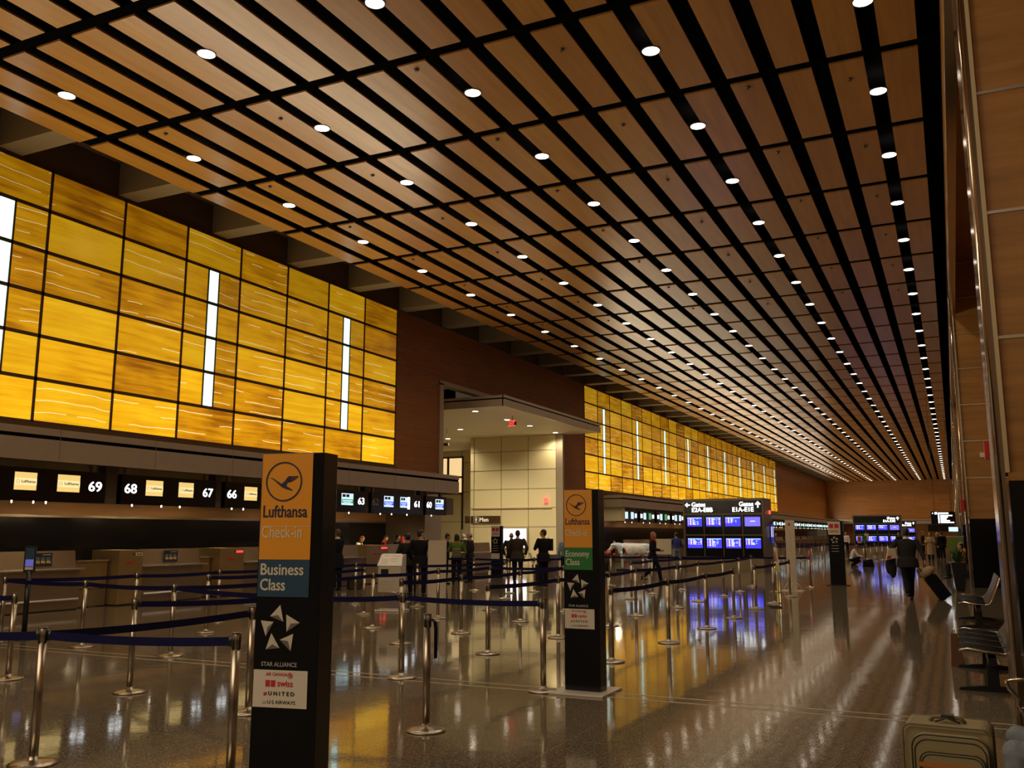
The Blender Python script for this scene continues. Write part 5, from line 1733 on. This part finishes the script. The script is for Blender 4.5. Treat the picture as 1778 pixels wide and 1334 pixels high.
# group right of the beige panel
person('dark haired person in black left in the group, next to the beige panel', (-15.35, 26.85, 0), R(-60), 1.68, 0.05, hair='hair_dark', top='cl_black', arms=REACH, head_tilt=0.2)
person('woman in a green jacket with a red scarf, seen from behind', (-14.85, 26.7, 0), R(25), 1.66, 0.05, hair='hair_dark', top='cl_green', scarf='cl_red', arms=FOLD, long_hair=True)
person('balding man in a dark coat behind the woman in green', (-15.1, 28.1, 0), R(100), 1.70, 0.0, hair='hair_dark', bald=True, top='cl_char', coat=0.25)
person('white haired person in a dark jacket bending at the lone steel desk', (-18.75, 34.6, 0), R(60), 1.70, 0.35, hair='hair_grey', top='cl_char', arms=REACH, head_tilt=0.3, scarf='cl_white')
o = thing('backpack', (-14.7, 26.43, 0.86), R(25), 'small olive backpack with shiny buckles on the woman in green', 'bag')
MB().box(-0.14, 0.14, -0.1, 0.02, 0, 0.30).build('body', M['olive_d'], o, bevel=0.04)
b = MB()
for x, z in ((-0.08, 0.2), (0.02, 0.22), (0.08, 0.12), (-0.02, 0.1)):
    b.ball((x, -0.105, z), 0.012, 6)
b.build('buckle', M['silver'], o)
# two men before the glowing poster
person('bald man in a dark jacket behind the man in brown, before the glowing poster', (-14.0, 29.1, 0), R(20), 1.70, 0.02, bald=True, hair='hair_dark', top='cl_char', arms=POCKET, slim=1.05)
person('broad man in a brown jacket seen from behind, before the glowing poster', (-13.45, 28.45, 0), R(12), 1.78, 0.03, hair='hair_dark', top='cl_brown', legs='cl_black', coat=0.15, arms=POCKET, slim=1.15)
o = thing('suitcase', (-12.75, 28.75, 0), R(10), 'dark tilted trolley case beside the man in brown', 'suitcase')
sb = MB().prism([(-0.17, 0.06), (0.17, 0.02), (0.05, 0.62), (-0.27, 0.60)], lambda u, w, d: (u, d, w), -0.12, 0.12)
sb.build('shell', M['cl_char'], o, bevel=0.03)
MB().tube([(-0.22, -0.08, 0.6), (-0.36, -0.08, 0.98), (-0.36, 0.08, 0.98), (-0.22, 0.08, 0.6)], 0.012, 6).build('pull_handle', M['cap'], o)
for yy in (-0.09, 0.09):
    MB().lathe([(0.035, -0.015), (0.035, 0.015)], 10, (0.1, yy, 0.035)).build('wheel', M['cap'], o)
o = thing('computer_stand', (-14.2, 32.3, 0), 0, 'dark monitor on a small counter beside the glowing poster', 'monitor')
MB().box(-0.14, 0.42, -0.03, 0.03, 1.0, 1.45).build('screen', M['cl_navy'], o)
MB().box(-0.18, 0.5, -0.2, 0.35, 0.0, 0.86).build('cabinet', M['steel_desk'], o)
MB().box(0.1, 0.2, -0.02, 0.02, 0.86, 1.02).build('foot', M['cap'], o)
person('man in black standing in profile with a shaved head, left of the economy pylon', (-11.85, 27.0, 0), R(66), 1.80, 0.0, hair='hair_dark', bald=False, skin='skin', top='cl_black', legs='cl_black', coat=0.2, arms=FOLD, head_turn=R(38), slim=1.12)
person('fair haired person in pale blue behind the man in black', (-11.9, 29.0, 0), R(20), 1.64, 0.0, hair='hair_ginger', top='cl_pale', legs='cl_char')
# by the far counters
person('agent in a dark jacket left of the painted cow, at the far counter', (-18.5, 49.9, 0), R(-70), 1.70, 0.0, hair='hair_brown', top='cl_navy', collar='cl_white')
person('woman with red hair and a red scarf walking to the right past the painted cow', (-9.35, 30.6, 0), R(-75), 1.72, 0.04, hair='hair_ginger', long_hair=True, top='cl_black', legs='cl_black', scarf='cl_red', legpose=WALK, arms={1: ((0.08, 0.0, -0.27), (0.0, 0.22, -0.30)), -1: ((0.08, 0.0, -0.27), (0.0, 0.22, -0.30))}, coat=0.14)
person('man in a blue sweater standing at the far counter left of the large board', (-11.9, 42.8, 0), R(40), 1.72, 0.0, hair='hair_dark', top='cl_blue', legs='jeans', arms=FOLD)
for k, (x, y, tp, sc, lab) in enumerate(((-18.4, 92, 'cl_char', 'cl_red', 'first'), (-18.4, 100, 'cl_red', 'cl_white', 'second'), (-18.4, 108, 'cl_char', 'cl_red', 'third'), (-18.4, 118, 'cl_red', None, 'fourth'))):
    person('distant agent behind the far counters, %s to the right of the white sign post' % lab, (x, y, 0), R(-80), 1.7, 0.0, hair='hair_brown', top=tp, scarf=sc)
person('distant person in a white shirt right of the red and white pylon', (-7.8, 78.0, 0), R(160), 1.78, 0.0, hair='hair_dark', top='cl_white', legs='cl_black')
person('man in a white shirt crouching over an open black bag', (-4.75, 49.5, 0), R(-80), 1.72, 0.35, hair='hair_brown', top='cl_white', legs='cl_black', hip=0.36, legpose={1: ((0.06, 0.36, 0.12), (0.05, 0.12, -0.245)), -1: ((0.06, 0.40, -0.05), (0.05, 0.02, -0.245))}, arms={1: ((0.04, 0.14, -0.25), (-0.04, 0.36, -0.30)), -1: ((0.04, 0.14, -0.25), (-0.04, 0.36, -0.32))}, head_tilt=0.3)
o = thing('open_bag', (-3.95, 49.4, 0), R(5), 'open black bag on the floor before the crouching man', 'bag')
MB().prism([(-0.28, 0), (0.28, 0), (0.2, 0.38), (-0.24, 0.3)], lambda u, w, d: (u, d, w), -0.2, 0.2).build('body', M['cl_black'], o, bevel=0.03)
MB().tube([(-0.1, -0.2, 0.3), (0, -0.23, 0.2), (0.1, -0.2, 0.3)], 0.01, 6).build('handle', M['cap'], o)
# the walking man with the trolley
person('man in a dark suit walking away, newspaper under his arm, pulling a trolley case', (-1.10, 25.4, 0), R(4), 1.82, 0.14, hair='hair_dark', top='cl_char', legs='cl_black', coat=0.16, slim=1.2, collar='cl_white',
       legpose={1: ((-0.03, 0.12, -0.40), (-0.06, 0.10, -0.815)), -1: ((-0.03, -0.06, -0.41), (-0.05, -0.40, -0.71))}, arms={-1: ((0.16, -0.10, -0.24), (0.10, 0.10, -0.38)), 1: ((0.10, -0.10, -0.26), (0.14, -0.22, -0.44))})
o = thing('newspaper', (-1.47, 25.30, 1.08), R(20), 'folded white newspaper under the arm of the walking man', 'newspaper')
MB().prism([(-0.14, -0.1), (0.12, -0.04), (0.10, 0.20), (-0.06, 0.2)], lambda u, w, d: (u, d, w), -0.03, 0.03).build('paper', M['card'], o)
MB().prism([(-0.12, -0.08), (-0.02, -0.06), (-0.01, 0.02), (-0.10, 0.0)], lambda u, w, d: (u, d, w), -0.033, -0.03).build('red_picture', M['red_ink'], o)
o = thing('folded_coat', (-1.50, 25.42, 0.62), R(10), 'dark coat hanging over the left arm of the walking man', 'coat')
cb = MB().ball((0, 0, 0.36), (0.13, 0.09, 0.12), 12)
cb.ball((0.04, 0, 0.16), (0.10, 0.06, 0.26), 12)
cb.ball((-0.05, 0.02, 0.2), (0.08, 0.05, 0.2), 12)
cb.remesh('cloth', M['cl_char'], 0.016, o, 3)
o = thing('trolley_case', (-0.36, 25.7, 0), R(12), 'black trolley case tilted behind the walking man, with a tan bag on top', 'suitcase')
Rt = Matrix.Rotation(R(-34), 4, 'Y')
def tilt(mb):
    mb.v = [tuple(Rt @ Vector(p) + Vector((0.08, 0, 0.07))) for p in mb.v]
    return mb
tilt(MB().box(-0.15, 0.13, -0.2, 0.2, 0.0, 0.62)).build('shell', M['cl_black'], o, bevel=0.03)
tilt(MB().tube([(-0.1, -0.1, 0.6), (-0.1, -0.1, 0.98), (-0.1, 0.1, 0.98), (-0.1, 0.1, 0.6)], 0.011, 6)).build('pull_handle', M['cap'], o)
for yy in (-0.16, 0.16):
    b = MB().ball((0.0, yy, 0.04), (0.04, 0.018, 0.04), 10)
    b.build('wheel', M['cap'], o)
o2 = thing('tote_bag', (-0.36, 25.7, 0), R(12), 'tan cloth bag riding on top of the black trolley case', 'bag')
bb = tilt(MB().ball((0.0, 0, 0.74), (0.22, 0.2, 0.12), 12).ball((-0.1, 0.05, 0.84), (0.1, 0.12, 0.1), 10))
bb.remesh('body', M['cl_beige'], 0.018, o2, 2)
# far right group
person('far woman in a long beige coat standing with folded arms', (-1.33, 61.5, 0), R(170), 1.72, 0.0, hair='hair_brown', top='cl_beige', legs='cl_black', coat=0.55, arms=FOLD, long_hair=True)
person('far man in black behind the woman in the beige coat', (-0.72, 66.0, 0), R(40), 1.78, 0.05, hair='hair_dark', top='cl_black', slim=1.2, coat=0.2)
person('far white haired person between the beige coat and the man in black', (-1.05, 70.0, 0), R(120), 1.74, 0.0, hair='hair_grey', top='cl_char')
person('far person with a green scarf left of the woman in the beige coat', (-2.2, 78.0, 0), R(-100), 1.80, 0.0, hair='hair_brown', top='cl_char', scarf='cl_green')
person('far dark figure left of the walking man, before the blue screens', (-3.6, 72.0, 0), R(150), 1.74, 0.0, hair='hair_dark', top='cl_black')
# seated on the far bench
person('seated person in a yellow jacket beside the black planter', (0.14, 38.2, 0), R(100), 1.72, -0.1, hair='hair_dark', top='cl_yellow', legs='cl_char', hip=0.52, legpose=SIT, arms=FOLD)
person('seated person in an orange top and white cap behind the planter', (0.22, 40.2, 0), R(90), 1.72, 0.0, hair='hair_grey', top='cl_orange', legs='jeans', hip=0.52, legpose=SIT, arms=FOLD)
# foreground sitter, only the knees reach into the picture
person('person in blue jeans seated at the right picture edge, only the knees in view', (0.66, 5.86, 0), R(86), 1.72, -0.08, hair='hair_brown', top='cl_navy', legs='jeans', hip=0.53, legpose={1: ((0.08, 0.43, 0.02), (0.07, 0.40, -0.40)), -1: ((0.05, 0.44, 0.0), (0.05, 0.44, -0.40))}, arms=FOLD, voxel=0.012)
o = thing('dark_bag', (0.40, 6.45, 0), R(10), 'black rounded bag beside the jeans at the right edge', 'bag')
MB().ball((0, 0, 0.24), (0.15, 0.16, 0.24), 16).remesh('body', M['cl_black'], 0.016, o, 2)
MB().tube([(-0.05, 0, 0.45), (0, 0, 0.55), (0.06, 0, 0.45)], 0.012, 8).build('handle', M['cap'], o)

# ------------------------------------------------------------------ benches on the right
def bench(loc, n, label, arm=True, shell_mat='seat'):
    """runs along +Y from loc, seats face -X; front edge of the seat near x = 0"""
    t = thing('bench', loc, 0, label, 'bench', 'black perforated waiting benches')
    P = 0.58
    prof = [(0.0, 0.43), (0.06, 0.445), (0.25, 0.425), (0.42, 0.405), (0.47, 0.42), (0.52, 0.50), (0.60, 0.70), (0.66, 0.88)]
    def shell(a0, a1, i0, i1, d0, d1, m, nm, par):
        pr = prof[i0:i1]
        poly = [(u, w + d1) for u, w in pr] + [(u, w + d0) for u, w in reversed(pr)]
        return MB().prism(poly, lambda u, w, d: (u, d, w), a0, a1).build(nm, m, par)
    for k in range(n):
        y0 = k * P + 0.025
        y1 = (k + 1) * P - 0.025
        s = shell(y0, y1, 0, 5, -0.012, 0.012, M['seat'], 'seat', t)
        b = MB()
        for q in range(5):
            yy = y0 + 0.05 + q * (y1 - y0 - 0.1) / 4
            b.tube([(0.0, yy, 0.452), (0.06, yy, 0.462), (0.25, yy, 0.442), (0.42, yy, 0.422)], 0.0045, 6)
        b.build('rib', M['seat'], s)
        poly = [(0.45, 0.45), (0.475, 0.44), (0.54, 0.52), (0.62, 0.70), (0.68, 0.88), (0.655, 0.885), (0.595, 0.71), (0.515, 0.53)]
        MB().prism(poly, lambda u, w, d: (u, d, w), y0, y1).build('backrest', M[shell_mat] if k == 0 else M['seat'], t)
    for k in range(n + 1):
        y = k * P
        b = MB().tube([(-0.01, y, 0.435), (0.06, y, 0.455), (0.25, y, 0.435), (0.42, y, 0.412), (0.475, y, 0.43), (0.53, y, 0.52), (0.61, y, 0.71), (0.67, y, 0.89)], 0.014, 8, flat=1.0)
        b.build('side_rail', M['chrome'] if k in (0, n) else M['seat'], t)
    MB().box(0.26, 0.34, 0.02, n * P - 0.02, 0.29, 0.37).build('beam', M['cap'], t)
    for y in (0.25, n * P - 0.25):
        b = MB().prism([(-0.04, 0.0), (0.62, 0.0), (0.60, 0.03), (0.36, 0.06), (0.35, 0.30), (0.25, 0.30), (0.24, 0.06), (-0.02, 0.03)], lambda u, w, d: (u, d, w), y - 0.03, y + 0.03)
        b.build('leg', M['cap'], t)
    if arm:
        for y in ((n * P,) if arm == 1 else (0.0, n * P)):
            b = MB().tube([(0.44, y, 0.64), (-0.04, y, 0.635), (-0.08, y, 0.62), (-0.065, y, 0.57), (-0.01, y, 0.505), (-0.015, y, 0.47), (0.03, y, 0.37), (0.07, y, 0.345), (0.44, y, 0.34)], 0.014, 8)
            b.build('arm_loop', M['chrome'], t)
            b = MB().tube([(0.44, y, 0.34), (0.44, y, 0.64)], 0.014, 8)
            b.build('arm_post', M['chrome'], t)
    return t


bench((0.34, 5.18, 0), 4, 'nearest bench at the right edge, ending in a bent steel arm loop', 1)
bench((-0.03, 10.95, 0), 4, 'black slatted bench behind the nearest pilaster, standing lowest in the picture', 0)
bench((0.0, 18.2, 0), 4, 'black bench with a tan backrest shell, between the nearest pilaster and the planter', 0, 'seat_back')
bench((0.12, 37.6, 0), 6, 'far bench with two seated people behind the planter', 0)
# paper bag standing against the lower bench
o = thing('paper_bag', (-0.08, 13.1, 0), R(6), 'reddish brown tapered bag standing at the end of the slatted bench', 'bag')
MB().prism([(-0.07, 0.0), (0.10, 0.0), (0.03, 0.40), (-0.05, 0.40)], lambda u, w, d: (u, d, w), -0.05, 0.05).build('body', M['leg_brown'], o)
MB().tube([(-0.03, 0, 0.4), (-0.02, 0, 0.44), (0.0, 0, 0.44), (0.01, 0, 0.4)], 0.006, 6).build('handle', M['cap'], o)

# planters
def planter(loc, label, h=0.80, seed=1):
    rnd = random.Random(seed)
    t = thing('planter', loc, R(5), label, 'planter')
    MB().prism([(-0.11, 0), (0.11, 0), (0.21, h), (-0.21, h)], lambda u, w, d: (u, d * (0.52 + 0.48 * w / h), w), -0.2, 0.2).build('pot', M['pot'], t, bevel=0.01)
    b = MB()
    for k in range(90):
        a = rnd.uniform(0, 6.283)
        rr = rnd.uniform(0.02, 0.34)
        hh = rnd.uniform(0.10, 0.48) * (1.1 - rr)
        base = Vector((0.05 * math.cos(a), 0.05 * math.sin(a), h - 0.03))
        tip = Vector((rr * math.cos(a), rr * math.sin(a), h + hh))
        mid = base.lerp(tip, 0.55) + Vector((0, 0, 0.06))
        sd = Vector((-math.sin(a), math.cos(a), 0)) * 0.028
        up = Vector((0, 0, 0.004))
        b.add([base, mid - sd, tip, mid + sd, mid + up], [(0, 1, 4), (1, 2, 4), (2, 3, 4), (3, 0, 4)])
    b.build('foliage', M['leaf'], t)
    return t


planter((0.06, 29.8, 0), 'tall tapered black planter with a leafy plant, beside the far bench', 0.82, 2)
t = thing('standing_poster', (0.05, 43.0, 0), 0, 'green poster on a stand behind the seated people', 'poster')
MB().box(-0.32, 0.30, 0, 0.03, 0.85, 1.52).build('panel', M['poster_green'], t)
MB().box(-0.34, 0.32, -0.005, 0.035, 1.50, 1.54).build('top_strip', M['silver'], t)
b = MB().tube([(-0.25, 0.015, 0), (-0.25, 0.015, 0.86)], 0.015, 6).tube([(0.25, 0.015, 0), (0.25, 0.015, 0.86)], 0.015, 6)
b.build('post', M['cap'], t)
t = thing('flower_pot', (0.22, 41.6, 0), 0, 'pot of bright orange flowers by the seated person in orange', 'flower pot')
MB().lathe([(0.12, 0), (0.16, 0.7), (0.15, 0.72)], 14).build('pot', M['pot'], t)
b = MB()
rnd = random.Random(4)
for k in range(16):
    b.ball((rnd.uniform(-0.16, 0.16), rnd.uniform(-0.16, 0.16), 0.8 + rnd.uniform(0, 0.22)), 0.05, 8)
b.build('blossom', M['flower_y'], t)
t = thing('monitor', (0.0, 75.0, 0), 0, 'small pale screen hanging high by the right wall, far off', 'monitor')
MB().box(-0.35, 0.35, 0, 0.1, 1.75, 2.15).build('case', M['bblack'], t)
MB().box(-0.31, 0.31, -0.01, 0, 1.79, 2.11).build('screen', M['screen_w'], t)
MB().tube([(0, 0.05, 2.15), (0, 0.05, 10.07)], 0.015, 6).build('hanger_rod', M['ring'], t)
for k, x in enumerate((-3.6, -1.9)):
    o = MB().box(x, x + 1.5, 159.6, 160.2, 2.0, 3.0).build('counter_sign', M['bblack'])
    tag(o, 'dark unlit sign box on the end wall, %s of two' % ('left', 'right')[k], 'counter sign', 'sign boxes on the end wall')

# ------------------------------------------------------------------ olive suitcase in the foreground
t = thing('suitcase', (-0.11, 5.98, 0), R(-3), 'olive soft suitcase with tan strip and piped pockets, in the right foreground', 'suitcase')
W, D, H = 0.225, 0.15, 0.60
def rrect(w0, z0, w1, z1, r, n=6):
    out = []
    for cx, cz, a0 in ((w1 - r, z1 - r, 0), (w0 + r, z1 - r, 90), (w0 + 0.02, z0 + 0.02, 180), (w1 - 0.02, z0 + 0.02, 270)):
        rr = r if a0 < 180 else 0.02
        for k in range(n + 1):
            a = R(a0 + 90 * k / n)
            out.append((cx + rr * math.cos(a), cz + rr * math.sin(a)))
    return out
bm_ = MB().prism(rrect(-W, 0.05, W, H - 0.02, 0.045), lambda u, w, d: (u, d + 0.05 * max(0, (w - 0.4) / 0.2) * (1 if d > 0 else 0.6), w), -D + 0.03, D)
bm_.build('shell', M['olive'], t, bevel=0.018)
f1 = MB().prism(rrect(-W + 0.045, 0.07, W - 0.012, H - 0.055, 0.075), lambda u, w, d: (u, d, w), -D - 0.035, -D + 0.03).build('front_pocket', M['olive'], t, bevel=0.014)
f2 = MB().prism(rrect(-W + 0.085, 0.09, W - 0.035, H - 0.14, 0.055), lambda u, w, d: (u, d, w), -D - 0.062, -D - 0.03).build('lower_pocket', M['olive'], t, bevel=0.012)
def loop(pts, y, r, name, m, par, half=True):
    n = len(pts)
    p3 = [(u, y, w) for u, w in pts if w > 0.16]
    return MB().tube(sorted(p3, key=lambda q: 0) if False else p3, r, 6).build(name, m, par)
def arch(w0, w1, z1, r, zlow):
    out = [(w1, zlow)]
    for cx, cz, a0 in ((w1 - r, z1 - r, 0), (w0 + r, z1 - r, 90)):
        for k in range(9):
            a = R(a0 + 90 * k / 8)
            out.append((cx + r * math.cos(a), cz + r * math.sin(a)))
    out.append((w0, zlow))
    return out
for (w0, w1, z1, r, y, par) in ((-W + 0.048, W - 0.015, H - 0.058, 0.075, -D - 0.037, f1), (-W + 0.062, W - 0.029, H - 0.085, 0.07, -D - 0.037, f1), (-W + 0.088, W - 0.038, H - 0.143, 0.055, -D - 0.063, f2), (-W + 0.098, W - 0.048, H - 0.157, 0.05, -D - 0.063, f2)):
    MB().tube([(u, y, w) for u, w in arch(w0, w1, z1, r, 0.12)], 0.0032, 6).build('zip', M['piping'], par)
MB().tube([(u, -D + 0.028, w) for u, w in arch(-W - 0.002, W + 0.002, H - 0.02, 0.045, 0.1)], 0.005, 6).build('piping', M['olive_d'], t)
MB().tube([(u, D + 0.03, w) for u, w in arch(-W - 0.002, W + 0.002, H - 0.02, 0.045, 0.1)], 0.005, 6).build('piping', M['olive_d'], t)
MB().box(-W + 0.085, W - 0.035, -D - 0.066, -D - 0.06, H - 0.225, H - 0.20).build('leather_strip', M['tan_strip'], t)
b = MB().tube([(-0.09, 0.02, H - 0.02), (-0.075, 0.02, H + 0.004), (0.0, 0.02, H + 0.010), (0.075, 0.02, H + 0.004), (0.09, 0.02, H - 0.02)], 0.012, 8)
b.build('carry_handle', M['olive_d'], t)
b = MB().box(-0.03, 0.035, -0.01, 0.05, H + 0.012, H + 0.022)
b.tube([(-0.06, -0.04, H - 0.01), (0.0, -0.02, H + 0.01), (0.07, -0.03, H - 0.01)], 0.006, 6)
b.build('luggage_tie', M['piping'], t)
for s in (-0.06, 0.05):
    MB().ball((-W - 0.008, s, H - 0.13), (0.014, 0.03, 0.03), 10).build('corner_bumper', M['olive_d'], t)
b = MB().box(-W - 0.006, -W + 0.004, -0.04, -0.01, 0.2, H - 0.15)
b.build('side_strap', M['olive_d'], t)
for sx in (-0.18, 0.18):
    for sy in (-0.08, 0.08):
        MB().ball((sx, sy, 0.03), (0.012, 0.03, 0.03), 10).build('wheel', M['cap'], t)

# ------------------------------------------------------------------ the painted cow and things near it
def mat_cow():
    m, nt, b = nodes_of('painted_cow')
    g = N(nt)
    co = g.coord()
    x, y, z = g.sep(co)
    n1 = g.noise(co, 3.2, 2)
    n2 = g.noise(co, 5.0, 2, 0.5, 3.0)
    c = g.ramp(n1, [(0.40, (0.50, 0.60, 0.70)), (0.55, (0.72, 0.70, 0.68))])
    low = g.math('LESS_THAN', z, 0.86)
    red = g.math('MULTIPLY', g.math('GREATER_THAN', n2, 0.56), low)
    c = g.mix(red, c, (0.55, 0.09, 0.05))
    wht = g.math('MULTIPLY', g.math('GREATER_THAN', g.noise(co, 7.0, 1, 0.5, 8.0), 0.60), low)
    c = g.mix(wht, c, (0.72, 0.62, 0.5))
    nt.links.new(c, b.inputs['Base Color'])
    b.inputs['Roughness'].default_value = 0.25
    b.inputs['Specular IOR Level'].default_value = 0.6
    return m


MC = mat_cow()
t = thing('cow_statue', (-12.85, 39.3, 0.10), R(185), 'white and pale blue painted cow statue with coloured patches', 'cow statue')
b = MB()
# faces +X locally; trunk
b.loft([((0.62, 0, 0.86), (0, 0.15, 0), (0, 0, 0.22)), ((0.45, 0, 0.82), (0, 0.24, 0), (0, 0, 0.32)), ((0.2, 0, 0.80), (0, 0.27, 0), (0, 0, 0.33)), ((-0.2, 0, 0.80), (0, 0.28, 0), (0, 0, 0.32)), ((-0.55, 0, 0.83), (0, 0.25, 0), (0, 0, 0.29)), ((-0.75, 0, 0.88), (0, 0.16, 0), (0, 0, 0.2))], 18)
b.ball((0.55, 0, 0.84), (0.2, 0.2, 0.27), 14)
b.ball((-0.68, 0, 0.86), (0.18, 0.21, 0.24), 14)
b.tube([(0.55, 0, 0.92), (0.75, 0, 1.0), (0.88, 0.0, 1.02)], [0.2, 0.15, 0.12], 14)
b.ball((0.93, 0, 1.0), (0.15, 0.10, 0.12), 12)
b.tube([(0.95, 0, 0.98), (1.12, 0, 0.80)], [0.095, 0.07], 12)
b.ball((1.13, 0, 0.79), (0.075, 0.075, 0.065), 12)
for s in (-1, 1):
    b.ball((0.86, s * 0.16, 1.03), (0.035, 0.09, 0.05), 8)
    b.tube([(0.90, s * 0.07, 1.08), (0.90, s * 0.11, 1.17), (0.92, s * 0.10, 1.24)], [0.03, 0.022, 0.010], 8)
    b.tube([(0.50, s * 0.15, 0.72), (0.50, s * 0.15, 0.38), (0.49, s * 0.15, 0.03)], [0.11, 0.065, 0.055], 12)
    b.tube([(-0.66, s * 0.16, 0.76), (-0.60, s * 0.16, 0.52), (-0.72, s * 0.16, 0.34), (-0.68, s * 0.16, 0.03)], [0.15, 0.085, 0.065, 0.058], 12)
b.ball((-0.35, 0, 0.50), (0.16, 0.13, 0.09), 10)
b.remesh('body', MC, 0.022, t, 3)
MB().tube([(-0.84, 0, 0.98), (-0.92, 0, 0.8), (-0.90, 0.02, 0.45)], [0.02, 0.016, 0.03], 8).build('tail', MC, t)
for s in (-1, 1):
    MB().ball((0.97, s * 0.088, 1.02), (0.03, 0.012, 0.03), 8).build('eye_patch', M['black_ink'], t)
    MB().ball((0.42, s * 0.255, 0.80), (0.06, 0.02, 0.14), 10).build('black_patch', M['black_ink'], t)
    MB().ball((0.16, s * 0.258, 0.80), (0.15, 0.022, 0.15), 14).build('cream_disc', M['kiosk_top'], t)
    MB().ball((-0.5, s * 0.25, 0.82), (0.12, 0.02, 0.14), 12).build('cream_disc', M['kiosk_top'], t)
MB().ball((0.80, 0.0, 1.05), (0.07, 0.135, 0.06), 10).build('neck_patch', M['black_ink'], t)
MB().box(-0.95, 0.75, -0.3, 0.3, -0.10, 0.0).build('plinth', M['cap'], t)
t = thing('flower_stand', (-14.15, 39.1, 0), 0, 'stand of red and green flowers below the head of the painted cow', 'flowers')
MB().lathe([(0.16, 0), (0.2, 0.62)], 14).build('tub', M['pot'], t)
rnd = random.Random(9)
b, c = MB(), MB()
for k in range(26):
    p = (rnd.uniform(-0.34, 0.34), rnd.uniform(-0.3, 0.3), 0.68 + rnd.uniform(0, 0.22))
    (b if k % 2 else c).ball(p, 0.07, 8)
b.build('blossom', M['flower'], t)
c.build('foliage', M['leaf'], t)
t = thing('sign_board', (-12.65, 41.2, 0), 0, 'plain beige board standing behind the walking woman', 'board')
MB().box(0, 0.95, 0, 0.05, 0.70, 1.40).build('panel', M['beige'], t)
b = MB().box(0.1, 0.14, 0.01, 0.04, 0, 0.7).box(0.8, 0.84, 0.01, 0.04, 0, 0.7)
b.build('leg', M['cap'], t)
bpy.context.view_layer.update()
